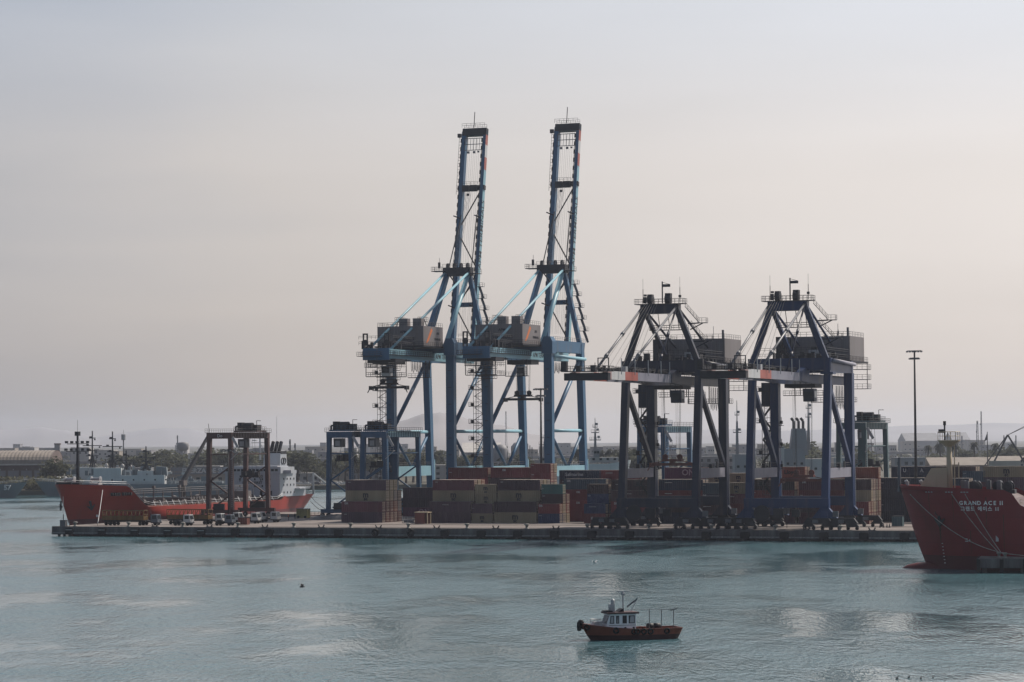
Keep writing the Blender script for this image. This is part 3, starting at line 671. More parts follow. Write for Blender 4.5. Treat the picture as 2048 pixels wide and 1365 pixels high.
        mp.ladder((q.x - .6, q.y - 1.8, 56 if q.y > -15.5 else 48.7), (q.x - .6, q.y - 1.8, q.z - 1.1)).build('stay_support', 'dark_steel', c)
    # stairs up the right apex leg
    p0 = Vector((X + 1.0, G - 3.2, 51.6)); p1 = Vector((6.0, ay, AZ - 6)); zs = 5; st = MB()
    for k in range(zs):
        a_ = p0.lerp(p1, k / zs); b_ = p0.lerp(p1, (k + 1) / zs); o2 = Vector((1.6, 0, 0)); st.bar(a_ + o2, b_ + o2 * .6, .7, .1); st.rail([a_ + o2, b_ + o2 * .6], 1.1, 1.2)
        st.box(b_.x - .2, b_.x + 2.4, b_.y - .8, b_.y + .8, b_.z - .15, b_.z).rail([(b_.x, b_.y - .8, b_.z), (b_.x + 2.4, b_.y - .8, b_.z), (b_.x + 2.4, b_.y + .8, b_.z)], 1.1, 1.1)
    st.build('apex_stairs', 'steel', c)
    # raised boom, seen almost edge on
    hp = Vector((0, G + 2.6, 48.6)); tip = Vector((0, G + 14.6, 119.2)); d = (tip - hp).normalized(); n_ = Vector((0, d.z, -d.y)); Lb = (tip - hp).length
    bm_ = link('boom', None, c)
    def bp(x, a, b=0): return hp + Vector((x, 0, 0)) + d * a + n_ * b
    for sx in (-1, 1):
        segs = ((0, Lb, T),)
        for a0, a1, mt in segs:
            o2 = MB().bar(bp(sx * 3.5, a0), bp(sx * 3.5, a1), 1.35 if sx < 0 else 1.0, 1.9, up=n_).build('boom_girder', mt, bm_)
        if sx > 0:
            for a0, a1, mt in ((Lb - 12.5, Lb - 8.5, 'red_band'), (Lb - 8.5, Lb - 4.5, 'white'), (Lb - 4.5, Lb - 1.2, 'red_band')): MB().bar(bp(3.5 + .49, a0), bp(3.5 + .49, a1), .04, 1.86, up=n_).build('paint_band', mt, bm_)
            MB().bar(bp(3.5 + .49, 1), bp(3.5 + .49, Lb - 12.6), .03, 1.86, up=n_).build('lit_girder_side', 'teal_sunlit', bm_)  # added plate that paints sunlight along the girder's right side
        o2 = MB()
        for k in range(26): o2.bar(bp(sx * 3.5 - .75, 3 + k * 2.6, -.9), bp(sx * 3.5 - .75, 4.3 + k * 2.6, -.9), .35, .25, up=n_)
        o2.tube(bp(sx * 3.5 - .8, 2, -.6), bp(sx * 3.5 - .8, Lb - 4, -.6), .12, n=5); o2.build('rail_clips', 'dark_steel', bm_)
        for k in (.22, .62): MB().bar(bp(sx * 3.5 - 1.9, Lb * k, -.9), bp(sx * 3.5 + .4, Lb * k - .9, -.9), .35).build('buffer_arm', 'dark_steel', bm_)
    MB().bar(bp(-4.0, Lb - .2), bp(4.0, Lb - .2), 2.0, 2.3, up=d).build('tip_beam', 'dark_steel', bm_)
    MB().rail([bp(-3.8, Lb + 1.0), bp(3.8, Lb + 1.0)], 1.2, 1.4).rail([bp(-3.8, Lb + 1.0, -2), bp(3.8, Lb + 1.0, -2)], 1.2, 1.4).tube(bp(-.6, Lb + 1.4), bp(-.6, Lb + 6.5), .13, n=5).box(-5.9, -4.8, tip.y - .5, tip.y + .5, tip.z - 1.6, tip.z - .4).build('tip_platform', 'dark_steel', bm_)
    o2 = MB()
    for k in range(7): o2.bar(bp(-3 + k, Lb - 6.2, -1), bp(-3 + k, Lb - 2.4, -1), .12)
    for k in (Lb - 6.2, Lb - 4.3, Lb - 2.4): o2.bar(bp(-3, k, -1), bp(3, k, -1), .2)
    o2.cbox(bp(-1.6, Lb - 6.9, -1), (.7, .5, .7)).cbox(bp(.4, Lb - 6.9, -1), (.7, .5, .7)).cbox(bp(1.8, Lb - 6.8, -1), (.5, .5, .5)).build('tip_screen', 'steel', bm_)
    MB().bar(bp(-4.7, Lb - 18.2), bp(4.3, Lb - 18.2), 1.5, 1.35, up=d).build('boom_cross_beam', 'dark_steel', bm_)
    o2 = MB()
    for x in (-1.6, 1.0): o2.cbox(bp(x, Lb - 18.6, -1.2), (2.2, 1.2, 2.0)).rail([bp(x - 1.2, Lb - 17.4, -1), bp(x + 1.2, Lb - 17.4, -1)], 1.0, 1.0)
    o2.cbox(bp(-.9, Lb - 20.6, -1), (.8, .6, .7)).build('sheave_block', 'dark_steel', bm_)
    MB().bar(bp(-3.6, 2), bp(3.6, 2), 1.0, 1.6, up=d).build('hinge_beam', T, bm_)
    MB().bar(bp(-3.6, 16), bp(3.6, 16), .9, 1.3, up=d).build('boom_cross_beam', T, bm_)
    for (x0, a0, x1, a1) in ((3, Lb - 19, -3, Lb - 30), (-3, Lb - 34, 3, Lb - 44), (3, Lb - 46, -3, Lb - 57), (-3, 15, 3, 5), (3, 24, -3, 16)): MB().tube(bp(x0, a0), bp(x1, a1), .22, n=6).build('boom_lattice', 'dark_steel', bm_)
    o2 = MB()
    for k in range(9): o2.tube(bp(-2.4 + k * .6, Lb - 1.5, -.6), bp(-2.6 + k * .62, 6, -.4 - .3 * (k % 3)), .035, n=3)
    for k in range(5): o2.tube(bp(-1.4 + k * .45, Lb - 18.5, -1.3), (-1.9 + k * .4, ay, AZ + .6), .06, n=3)
    o2.build('boom_ropes', 'rope', bm_)
    for sx in (-1, 1):
        MB().tube((sx * 3.9, ay + 1, AZ - 1.4), bp(sx * 2.6, Lb * .62, -1.3), .16, n=6).tube((sx * 3.9, ay + 1, AZ - 1.4), bp(sx * 2.6, 22, -2.2), .2, n=6).build('folded_forestay', 'dark_steel', bm_)
    MB().ladder(bp(-5.0, Lb * .72, .2), bp(-5.0, Lb - 1, .2), .8, step=1.0, r=.06).build('boom_ladder', 'dark_steel', bm_)
    letters('APM TERMINALS', 3.0, 'text_black', bm_, bp(3.5 + .5, Lb * .535, 0), (0, 0, 0), .02).matrix_local = Matrix(((0, 0, 1, 3.5 + .52), (d.y, -n_.y, 0, bp(0, Lb * .535).y), (d.z, -n_.z, 0, bp(0, Lb * .535).z), (0, 0, 0, 1)))
    # towers
    stair_tower(c, -X - 4.2, -X - 1.5, 0, 6, 44, 5.0, 'dark_steel')
    platform(c, -X - 3.5, -X + 5.5, -3.2, 2.5, 46.2, sides='sew')
    r = MB()
    for sx in (-1, 1): r.tube((sx * (X + .2), .6, 47), (sx * (X - .1), .6, 27), .03, n=3)
    r.build('guy_wire', 'rope_dark', c)
    return c
teal_crane('teal container crane with raised boom, closer to the moored red tanker', -71.0, -24, 37.5, 1)
teal_crane('teal container crane with raised boom, standing beside the navy cranes', -40.0, 4, 34.0, 0)

def navy_crane(label, s, mt, deep, group, ty=12.0):
    c = onpier('ship_to_shore_crane', label, 'crane', s, 4.0, group); X = 9.6; G = 25.0
    for sx in (-1, 1):
        MB().bar((sx * X, 0, 2.9), (sx * X, 4.2, 38.4), 1.75, 1.8, up=Vector((0, 1, 0))).build('water_leg', mt, c)
        MB().box(sx * X - 1.05, sx * X + 1.05, G - 1.15, G + 1.15, 2.9, 38.6).build('land_leg', mt, c)
        b = MB().box(sx * X - .7, sx * X + .7, 1.6, G - 1.2, 12.6, 15.0).build('portal_beam', 'navy_sunlit', c)  # sunlit brightness of the beam face is painted in
        MB().rail([(sx * X + .6, 2.2, 15.0), (sx * X + .6, G - 1.3, 15.0)], 1.15, 1.1).build('handrail', 'dark_steel', b)
        MB().box(sx * X + .62, sx * X + .9, G - 9, G - 8.2, 15, 16.6).box(sx * X + .2, sx * X + 1.0, G - 14, G - 12.6, 15, 16.0).build('electrical_box', 'dark_steel', b)
        MB().bar((sx * X + .2, 4.6, 34.5), (sx * X + .2, G - .8, 15.4), 1.15, 1.15).build('diagonal_brace', mt, c)
        MB().prism([(3, 38.4), (G + 1.2, 38.6), (G + 1.2, 41.2), (3, 42)], 'x', sx * X - .8, sx * X + .8).build('upper_side_beam', mt, c)
        MB().tube((sx * X + 1.4, 4.4, 41.4), (sx * X + 1.4, G + .6, 40.8), .45, n=10).build('upper_tie_tube', 'navy_sunlit' if deep else mt, c, True)
        MB().box(sx * X - 1.6, sx * X + 1.6, 2.8, 5.6, 38.0, 38.5).build('leg_cap', mt, c)
        MB().ladder((sx * X + 1.3, G + .4, 3), (sx * X + 1.3, G + .4, 15), .5, 'y').build('leg_ladder', 'pale_steel', c)
    for y in (0, G):
        sb = MB().box(-X - 1.1, X + 1.1, y - .85, y + .85, 5.4, 7.7).build('sill_beam', mt, c)
        for sx in (-1, 1):
            bogies(c, 'dark_steel', sx * X - 1.8, y); bogies(c, 'dark_steel', sx * X + 4.6 * sx, y)
            MB().prism([(sx * X - 3.2, 2.85), (sx * X + 3.2, 2.85), (sx * X + 1.0, 5.4), (sx * X - 1.0, 5.4)], 'y', y - .7, y + .7).build('equaliser', mt, c)
            MB().box(sx * X + 2.2, sx * X + 3.6, y - 1.4, y - .8, 3.2, 4.6).build('sill_cabinet', 'steel', c)
    MB().box(-3.2, -.6, -.9, -.2, 2.9, 5.2).box(1.4, 3.4, -.8, -.1, 3.2, 5.0).tube((0, -.2, .5), (0, -.2, 5.4), .09, n=5).tube((5.5, -.2, .3), (5.5, -.2, 5.4), .12, n=5).build('cable_reel_gear', 'dark_steel', c)
    MB().lathe([(.3, -.3), (2.0, -.25), (2.0, .25), (.3, .3)], (-6.0, -1.3, 4.0), 18, 'y').build('cable_reel', 'dark_steel', c)
    MB().box(-X - .9, X + .9, 3.4, 5.2, 39.0, 42.0).build('water_cross_beam', mt, c)
    MB().box(-X - .9, X + .9, G - .9, G + .9, 38.8, 41.6).build('land_cross_beam', mt, c)
    # rear girders and lowered boom
    for sx in (-1, 1):
        g = MB().box(sx * 3.9 - .55, sx * 3.9 + .55, 5.4, 46, 35.9, 38.0).build('main_girder', mt, c)
        MB().box(min(sx * 4.6, sx * 5.5), max(sx * 4.6, sx * 5.5), 5.4, 46, 37.9, 38.05).rail([(sx * 5.45, 5.4, 38.05), (sx * 5.45, 46, 38.05)], 1.1, 1.5).build('walkway', 'dark_steel', g)
        for y0, y1, m2 in ((-52.0, -47.8, 'pink_band'), (-47.8, -38, 'white'), (-38, -28.5, 'red_band'), (-28.5, -2.4, 'navy_sunlit')):  # last stretch is navy boom girder in a painted sunlit tone
            z0 = 36.3; pts = [(y0, z0), (y1, z0), (y1, z0 + 2.0), (y0, z0 + 2.0)]
            if y0 == -52.0: pts = [(y0 + 1.5, z0 + .2), (y1, z0), (y1, z0 + 2.0), (y0, z0 + 1.6)]
            MB().prism(pts, 'x', sx * 3.9 - .55, sx * 3.9 + .55).build('boom_girder', m2, c)
        MB().prism([(-2.4, 36.3), (5.4, 35.9), (5.4, 39.4), (1.5, 39.6), (-2.4, 38.3)], 'x', sx * 3.9 - .7, sx * 3.9 + .7).build('boom_hinge', mt, c)
        w_ = MB().box(min(sx * 4.5, sx * 5.4), max(sx * 4.5, sx * 5.4), -51, 2, 38.15, 38.28) if sx < 0 else MB().box(2.3, 3.25, -51, 2, 38.35, 38.45)
        xr = -5.4 if sx < 0 else 2.35
        w_.rail([(xr, -51, 38.4), (xr, 2, 38.4)], 1.15, 1.3); w_.build('boom_walkway', 'dark_steel', c)
    MB().box(-5.4, 5.4, -53.2, -51.4, 36.1, 37.8).build('boom_tip_beam', 'dark_steel', c)
    bx = MB()
    for y in range(-46, 2, 6): bx.box(-3.4, 3.4, y - .3, y + .3, 36.6, 37.6); bx.bar((-3.3, y, 37), (3.3, y + 6, 37), .22)
    bx.build('boom_bracing', 'dark_steel', c)
    tp = MB().box(-5.8, 5.8, -54.2, -50.2, 38.1, 38.25).rail([(-5.8, -50.2, 38.25), (-5.8, -54.2, 38.25), (5.8, -54.2, 38.25), (5.8, -50.2, 38.25)], 1.15, 1.2).box(-5.9, -4.6, -53.8, -52.6, 38.2, 40.6).box(-2.6, -1.6, -53, -52, 38.2, 39.4).box(1.0, 2.2, -53, -52, 38.2, 39.6)
    for x in (1.6, 4.2): tp.box(x, x + .2, -49.6, -49.4, 38.2, 41.4)
    tp.box(1.6, 4.4, -49.6, -49.4, 41.2, 41.4).build('tip_platform', 'dark_steel', c)
    for y in (-42, -32, -22, -12, -5): MB().tube((4.9, y, 37.6), (4.9, y, 41.4), .11, n=6).build('boom_light_post', 'pale_steel', c)
    # machinery house
    h = MB().box(-8.9, 8.9, 29.0, 44.0, 42.0, 48.2).build('machinery_house', 'house_grey', c)
    MB().box(-9.6, 9.6, 27.6, 45.5, 41.5, 41.95).build('house_deck', 'dark_steel', h)
    for k in range(17): MB().box(-8.8 + k * 1.08, -8.72 + k * 1.08, 28.94, 29.0, 42.1, 48.1).build('cladding_rib', 'house_grey', h)
    MB().rail([(-8.8, 43.9, 48.2), (-8.8, 29.1, 48.2), (8.8, 29.1, 48.2), (8.8, 43.9, 48.2)], 1.15, 1.6).build('handrail', 'dark_steel', h)
    MB().rail([(-9.5, 27.7, 41.95), (9.5, 27.7, 41.95), (9.5, 45.4, 41.95)], 1.15, 1.5).build('handrail', 'dark_steel', h)
    MB().box(-1.2, .2, 28.9, 29.0, 44.2, 45.6).box(2.6, 3.7, 28.9, 29.0, 42.2, 44.4).build('house_door', 'dark_steel', h)
    MB().box(8.0, 8.5, 29.5, 30.0, 48.2, 50.4).tube((5.6, 30, 48.2), (5.6, 30, 51.4), .07, n=5).build('roof_light', 'steel', h)
    cbn = MB().box(-1.0, 2.4, 25.8, 27.9, 42.0, 44.8).build('electrical_cabin', 'pale_steel', c); MB().box(-.4, .6, 25.74, 25.8, 42.6, 44.2).build('cabin_window', 'glass', cbn)
    lt = MB()
    for x in (-8.0, -6.4):
        for y in (27.0, 28.4): lt.bar((x, y, 39), (x, y, 48), .22)
    for k in range(6): lt.bar((-8.0, 27, 39 + k * 1.5), (-6.4, 27, 40.5 + k * 1.5), .14); lt.bar((-6.4, 27, 39 + k * 1.5), (-8.0, 27, 40.5 + k * 1.5), .14)
    lt.box(-9.9, -8.6, 27, 28.4, 39, 48.2).build('hoist_lattice', 'dark_steel', c)
    # apex
    AZ = 56.4; ay = 3.2
    a = MB().box(-5.0, 5.0, ay - 1.1, ay + 1.1, AZ - 2.7, AZ - .4).build('apex_beam', mt, c)
    for x in (-2.6, 2.0): MB().lathe([(.1, -.7), (1.3, -.6), (1.3, .6), (.1, .7)], (x, ay, AZ + .9), 14, 'x').build('sheave', 'dark_steel', a)
    ap = MB().box(-6.4, 6.4, ay - 1.6, ay + 1.6, AZ - .35, AZ - .2).rail([(-6.4, ay - 1.6, AZ - .2), (6.4, ay - 1.6, AZ - .2), (6.4, ay + 1.6, AZ - .2), (-6.4, ay + 1.6, AZ - .2), (-6.4, ay - 1.6, AZ - .2)], 1.2, 1.1)
    ap.box(-4.4, -3.7, ay - .3, ay + .3, AZ, AZ + 1.6).box(-3.2, -2.0, ay - .8, ay + .8, AZ, AZ + 2.2).box(1.4, 2.8, ay - .8, ay + .8, AZ, AZ + 2.4).tube((-4.6, ay, AZ), (-4.6, ay, AZ + 3.6), .09, n=5).tube((5.1, ay, AZ), (5.1, ay, AZ + 3.8), .09, n=5).tube((-4.6, ay, AZ + 3.6), (-4.6, ay, AZ + 6.2), .035, n=4).tube((5.1, ay, AZ + 3.8), (5.1, ay, AZ + 6.4), .035, n=4)
    ap.cbox((-4.0, ay, AZ + 2.0), (.7, .5, .5)).cbox((5.1, ay, AZ + 1.6), (.6, .5, .6)); ap.build('apex_platform', 'dark_steel', a)
    fl = MB().tube((.5, ay, AZ), (.5, ay, AZ + 5.4), .17, n=6).box(.6, 2.6, ay - .02, ay + .02, AZ + 4.0, AZ + 4.7).tube((.5, ay, AZ + 5.2), (2.6, ay, AZ + 4.6), .05, n=4).build('wind_vane', 'dark_steel', a)
    lp = platform(c, -3.8, 6.0, ay + 2.4, ay + 4.2, AZ - 6.6, name='lower_apex_platform')
    for x in (-3.6, -1, 1.6, 4.0): MB().tube((x, ay + 2.6, AZ - 6.6), (x, ay + .9, AZ - 2.6), .09, n=4).build('platform_hanger', 'dark_steel', lp)
    for sx in (-1, 1):
        MB().bar((sx * (X - .4), 4.2, 41.8), (sx * 4.3, ay, AZ - 1.6), 1.35, 1.35).build('apex_leg', mt, c)
        MB().bar((sx * 4.0, G - .5, 40.5), (sx * 4.2, ay + .6, AZ - 2.4), .95, .8).build('rear_apex_leg', mt, c)
        for yb, zb, r in ((-36.5, 38.3, .30), (-13.0, 38.3, .24)):
            p0 = Vector((sx * 3.9, yb, zb)); p1 = Vector((sx * 4.5, ay - .9, AZ - 1.0)); st = MB().tube(p0, p1, r, n=8)
            for k in (.25, .58): q = p0.lerp(p1, k); st.tube(q - (p1 - p0).normalized() * .7, q + (p1 - p0).normalized() * .7, r * 1.6, n=8)
            if yb < -20 or sx > 0: st.build('forestay', 'steel' if yb < -20 else 'navy', c, True)
        p0 = Vector((sx * 4.2, 40, 48.2 if False else 42.0)); p1 = Vector((sx * 4.5, ay + .9, AZ - 1.4)); p0 = p0.lerp(p1, .17); MB().tube(p0, p1, .3, n=8).build('backstay', mt, c, True)
        q = p0.lerp(p1, .32); MB().tube(q, (q.x, q.y, 48.3), .16, n=5).tube(q, (q.x - 1, q.y, 48.3), .12, n=5).build('stay_support', 'dark_steel', c)
        MB().box(sx * 3.9 - .4, sx * 3.9 + .4, -37.2, -35.6, 38.3, 39.6).build('stay_bracket', 'pale_steel', c)
    rp = MB()
    for k in range(6): rp.tube((-3.4 + k * .55, ay, AZ + .6), (-3.6 + k * .5, -34 + k * 3.6, 38.4), .05, n=3)
    rp.build('boom_hoist_ropes', 'rope', c)
    st = MB(); p0 = Vector((X + .3, 4.2, 42)); p1 = Vector((5.6, ay, AZ - .3))
    for k, (q0, q1) in enumerate(((.95, .66), (.62, .34))):
        a_ = p0.lerp(p1, q0) + Vector((.6, 0, 0)); b_ = p0.lerp(p1, q1) + Vector((2.9, 0, 0)); st.bar(a_, b_, .8, .12).rail([a_, b_], 1.1, 1.0).box(b_.x - .2, b_.x + 2.0, b_.y - .8, b_.y + .8, b_.z - .16, b_.z).rail([(b_.x - .2, b_.y - .8, b_.z), (b_.x + 2, b_.y - .8, b_.z), (b_.x + 2, b_.y + .8, b_.z)], 1.15, 1.0)
        st.bar(b_ + Vector((-.1, 0, -.1)), p0.lerp(p1, q1) + Vector((0, 0, -.2)), .5, .3).bar(b_ + Vector((1, 0, -.1)), p0.lerp(p1, q1 - .12), .25)
    st.build('apex_stairs', 'dark_steel', c)
    ck = MB(); q_ = random.Random(int(s * 3))
    for k in range(34): x = q_.uniform(-5.0, 2.6); y = q_.uniform(-50, 2); w_ = q_.uniform(.3, 1.2); ck.box(x, x + w_, y, y + w_ * q_.uniform(.8, 2.5), 38.3, 38.3 + q_.uniform(.4, 1.7))
    for k in range(18): x = q_.uniform(-5, 3); y = q_.uniform(-48, 4); ck.tube((x, y, 38.2), (x, y, 39.6 + q_.uniform(0, 1.2)), .07, n=4)
    for x in (-3.4, -1.0, 1.4): ck.tube((x, -50, 39.1), (x, 3, 39.3), .1, n=5)
    for k in range(26): x = q_.uniform(-8, 8); y = q_.uniform(5, 27); w_ = q_.uniform(.4, 1.5); ck.box(x, x + w_, y, y + w_, 41.0, 42.0 + q_.uniform(.2, 2.0))
    for z in (42.2, 43.6): ck.rail([(-9.2, 5, z), (9.2, 5, z), (9.2, 26, z)], 1.0, 1.3)
    ck.build('boom_machinery', 'dark_steel', c)
    # trolley, cab, hanging walkways, ropes
    t = MB().box(-3.9, 3.9, ty - 3.5, ty + 3.5, 34.9, 35.85).build('trolley', 'dark_steel', c)
    cb = MB().prism([(ty - 6.0, 31.4), (ty - 3.4, 31.4), (ty - 3.4, 34.6), (ty - 6.6, 34.6)], 'x', 1.6, 4.4).build('operator_cab', 'navy', t)
    MB().box(1.9, 4.1, ty - 6.45, ty - 6.38, 32.2, 34.0).build('cab_window', 'glass', cb); MB().box(4.4, 4.44, ty - 5.8, ty - 3.7, 32.4, 34.0).build('cab_window', 'pale_steel', cb)
    platform(c, -6.4, 5.6, G - 4.2, G - 2.4, 33.2, name='hanging_walkway')
    for x in (-3.4, -2.0, -.6, 1.0): MB().tube((x, G - 4, 33.2), (x, G - 4, 38.2), .12, n=4).build('walkway_hanger', 'dark_steel', c)
    platform(c, -2.8, 8.6, G + 9, G + 12, 31.6, name='rear_hanging_walkway')
    for x in (-2.6, 3, 8.4): MB().tube((x, G + 9.2, 31.6), (x, G + 9.2, 37.8), .14, n=4).build('walkway_hanger', 'dark_steel', c)
    cg = MB()
    for z in (35.0, 37.4, 40): cg.box(6.4, 10.4, G + 16, G + 20, z - .12, z).rail([(6.4, G + 16, z), (10.4, G + 16, z), (10.4, G + 20, z)], 1.2, 1.2)
    for x in (6.4, 10.4): cg.bar((x, G + 16, 34.9), (x, G + 16, 41.5), .16)
    cg.build('rear_cage', 'dark_steel', c)
    f = MB()
    for i in range(7): y = G + 3 + i * 1.6; f.path([(5.2, y, 35.6), (5.2, y + .2, 31.5), (5.2, y + .7, 29.9 - .3 * (i % 2)), (5.2, y + 1.1, 31.5), (5.2, y + 1.3, 35.6)], .06, 4)
    f.build('festoon_cable', 'rope_dark', c)
    stair_tower(c, -X - 3.3, -X - 1.2, G, 8, 36, 8.0, 'dark_steel')
    MB().box(-X - 3.4, -X - 1.1, G - 1.1, G + 1.1, 30.5, 36.5).build('lift_box', 'navy', c)
    for z in (14.5, 20.0, 25.5): MB().box(-X + 1.05, -X + 2.0, G - .5, G + .5, z, z + .14).box(-X + 1.2, -X + 1.8, G - .3, G + .3, z + .5, z + 1.3).tube((-X + 1.5, G, z), (-X + 1.5, G, z + 2.2), .08, n=4).build('leg_lamp', 'dark_steel', c)
    r = MB()
    for x in (-2.7, -2.2, 1.0, 1.5): r.tube((x, ty, 35), (x, ty, 15 if deep else 19.5), .05, n=3)
    r.build('hoist_ropes', 'rope', c)
    spreader(c, 0, ty, 11.5 if deep else 15.6, 35, 'rust_red')
    return c
navy_crane('black-navy container crane with lowered boom beside the teal cranes', 37.5, 'navy', 0, 'navy cranes with lowered booms')
navy_crane('deep blue container crane with lowered boom beside the passage', 70.5, 'blue', 1, 'navy cranes with lowered booms', 16.5)
# ------------------------------------------------------------------ rubber-tyred gantry cranes
def gantry(label, s, t, mt, panel, machine_far=False, H=25.2, sp=24.0, w=3.45, spz=17.5, group='rubber-tyred gantry cranes', cab_y=3.5):
    c = onpier('gantry_crane', label, 'gantry crane', s, t, group)
    for y in (0, sp):
        MB().box(-w - 2.6, w + 2.6, y - .55, y + .55, 1.5, 2.6).build('sill_beam', mt, c)
        for sx in (-1, 1):
            MB().bar((sx * (w + .35), y, 2.5), (sx * w, y, H - 1.8), 1.15, 1.1, 1.25, 1.2).build('leg', mt, c)
            for k in (-.95, .95):
                x = sx * (w + 1.3) + k; o = MB().lathe([(.35, -.32), (.72, -.3), (.78, -.1), (.78, .1), (.72, .3), (.35, .32)], (x, y, .78), 14, 'y').build('tyre', 'rubber', c, True); MB().lathe([(.1, -.34), (.34, -.33), (.34, .33), (.1, .34)], (x, y, .78), 10, 'y').build('rim', 'steel', o)
        MB().bar((-w, y, H - 6.5), (w, y, H - 6.5), .35).build('tie_bar', mt, c)
        br = MB().bar((w - .3, y, H - 10.2), (-w + .4, y, H - 14.2), .4).bar((-w + .4, y, H - 14.2), (w - .3, y, H - 18.4), .4).bar((w - .3, y, H - 18.4), (-w + 1, y, 3.0), .4); br.build('brace', mt, c)
        MB().box(-w - .6, w + .6, y - .75, y + .75, H - 1.9, H - .1).build('end_beam', mt, c)
    MB().box(-1.6, 1.8, -1.3, -.6, 2.6, 4.4).box(-2.6, 2.4, sp + .6, sp + 1.3, 2.6, 4.6).build('power_unit', 'dark_steel', c)
    for sx in (-1, 1):
        g = MB().box(sx * w - .6, sx * w + .6, .75, sp - .75, H - 1.75, H - .15).build('main_girder', panel if sx > 0 else mt, c)  # right girder can take a sunlit tone as its paint colour
        ru = MB()
        for k in range(13): ru.box(sx * w + .6, sx * w + .72, 1.2 + k * 1.75, 1.35 + k * 1.75, H - 1.7, H - .2)
        ru.build('girder_rib', mt, g)
        x0, x1 = (sx * w + .75, sx * w + 1.5) if sx > 0 else (sx * w - 1.5, sx * w - .75)
        MB().box(x0, x1, 0, sp, H - .2, H - .08).rail([(sx * w + sx * 1.45, 0, H - .08), (sx * w + sx * 1.45, sp, H - .08)], 1.1, 1.4).build('walkway', 'dark_steel', g)
    MB().bar((w + .2, .5, H - 6.4), (w + .2, sp - .5, H - 6.4), .3).build('tie_bar', mt, c)
    y0 = sp - 7.5 if machine_far else .8
    tr = MB().box(-w - .4, w + .4, y0, y0 + 6.2, H + .05, H + .5).rail([(-w - .4, y0, H + .5), (w + .4, y0, H + .5), (w + .4, y0 + 6.2, H + .5)], 1.1, 1.3).build('trolley', mt, c)
    d = MB().box(-w + .6, -w + 2.0, y0 + .4, y0 + 2.6, H + .5, H + 2.9).box(-.2, 2.7, y0 + 2.4, y0 + 5.4, H + .5, H + 2.2).lathe([(.2, -1.4), (1.25, -1.35), (1.25, 1.35), (.2, 1.4)], (.2, y0 + 1.9, H + 1.6), 14, 'x').path([(-w - .2, y0 + 1, H + .5), (-w - .2, y0 + 1, H + 1.7), (-w + .7, y0 + 1, H + 1.7)], .3, 6).tube((w - .2, y0 + 1, H + .5), (w - .2, y0 + 1, H + 3.4), .09, n=5).box(w - .2, w + 1.2, y0 + .9, y0 + 1.1, H + 3.3, H + 3.45)
    d.build('hoist_machinery', 'dark_steel', tr)
    cb = MB().prism([(y0 + cab_y - 3.2, H - 4.6), (y0 + cab_y - .8, H - 4.6), (y0 + cab_y - .8, H - 2.0), (y0 + cab_y - 3.4, H - 2.0)], 'x', -w + .9, -w + 3.5).build('operator_cab', 'steel', tr)
    MB().box(-w + 1.5, -w + 2.9, y0 + cab_y - 3.46, y0 + cab_y - 3.36, H - 4.2, H - 2.7).build('cab_window', 'pale_steel', cb)
    so = MB().box(-w + .3, w - .3, y0 + 2.4, y0 + 4.2, spz, spz + .55).box(-w + .7, -w + 2.0, y0 + 2.6, y0 + 4, spz + .55, spz + 1.7).box(-.8, 1.0, y0 + 2.6, y0 + 4, spz + .55, spz + 2.0).box(w - 1.7, w - .6, y0 + 2.6, y0 + 4, spz + .55, spz + 1.5)
    for k in (-1, 1): so.tube((k * (w - .4), y0 + 3.3, spz), (k * (w + .1), y0 + 3.3, spz - 1.3), .16, n=5)
    so = so.build('spreader', 'dark_steel', tr); r = MB()
    for x in (-2, -.4, .6, 2): r.tube((x, y0 + 3.3, spz + 1.6), (x * .5 + .3, y0 + 3.3, H), .05, n=3)
    r.build('hoist_ropes', 'rope_dark', so)
    st = MB().bar((w + .9, -.6, H - 1.5), (w + 2.6, -.6, H - 4.4), .8, .15).box(w + 1.0, w + 3.0, -1.2, 0, H - 5.8, H - 5.65).rail([(w + 1.0, -1.2, H - 5.65), (w + 3.0, -1.2, H - 5.65)], 1.1, .9).bar((w + .3, -.6, H - 8), (w + 2.8, -.6, H - 5.8), .2).ladder((w + .75, -.75, 3), (w + .75, -.75, H - 6), .5); st.build('access_ladder', 'pale_steel', c)
    return c
mm('gantry_blue', (0.028, 0.085, 0.165), .45, var=.2, streak=.2, scale=.3); mm('gantry_green', (0.05, 0.10, 0.115), .45, var=.2, streak=.2, scale=.3)
mm('gantry_red', (0.075, 0.04, 0.04), .5, var=.25, streak=.3, scale=.3); mm('gantry_red_panel', (0.19, 0.12, 0.11), .5, var=.2)
gr = gantry('rust-brown gantry crane straddling the trucks beside the red tanker', s_at(440, 72, 868), 72, 'gantry_red', 'gantry_red', True, spz=11.8)
letters('Do', 1.3, 'text_white', gr, (.3, -.77, 24.1), NEAR, .02)
gantry('blue gantry crane next to the open apron and gravel heap', s_at(680, 83, 855), 83, 'gantry_blue', 'gantry_blue', spz=16.5)
gantry('blue gantry crane in front of the first teal crane legs', s_at(749, 83, 855), 83, 'gantry_blue', 'teal_sunlit', spz=14.6)
gantry('blue-green gantry crane seen through the black-navy crane', s_at(1303, 84, 850), 84, 'gantry_blue', 'teal_sunlit', spz=14, H=26)
gantry('grey-green gantry crane behind the end stack beside the passage', s_at(1703, 72, 850), 72, 'gantry_green', 'gantry_green', True, spz=14.5, H=26.5)
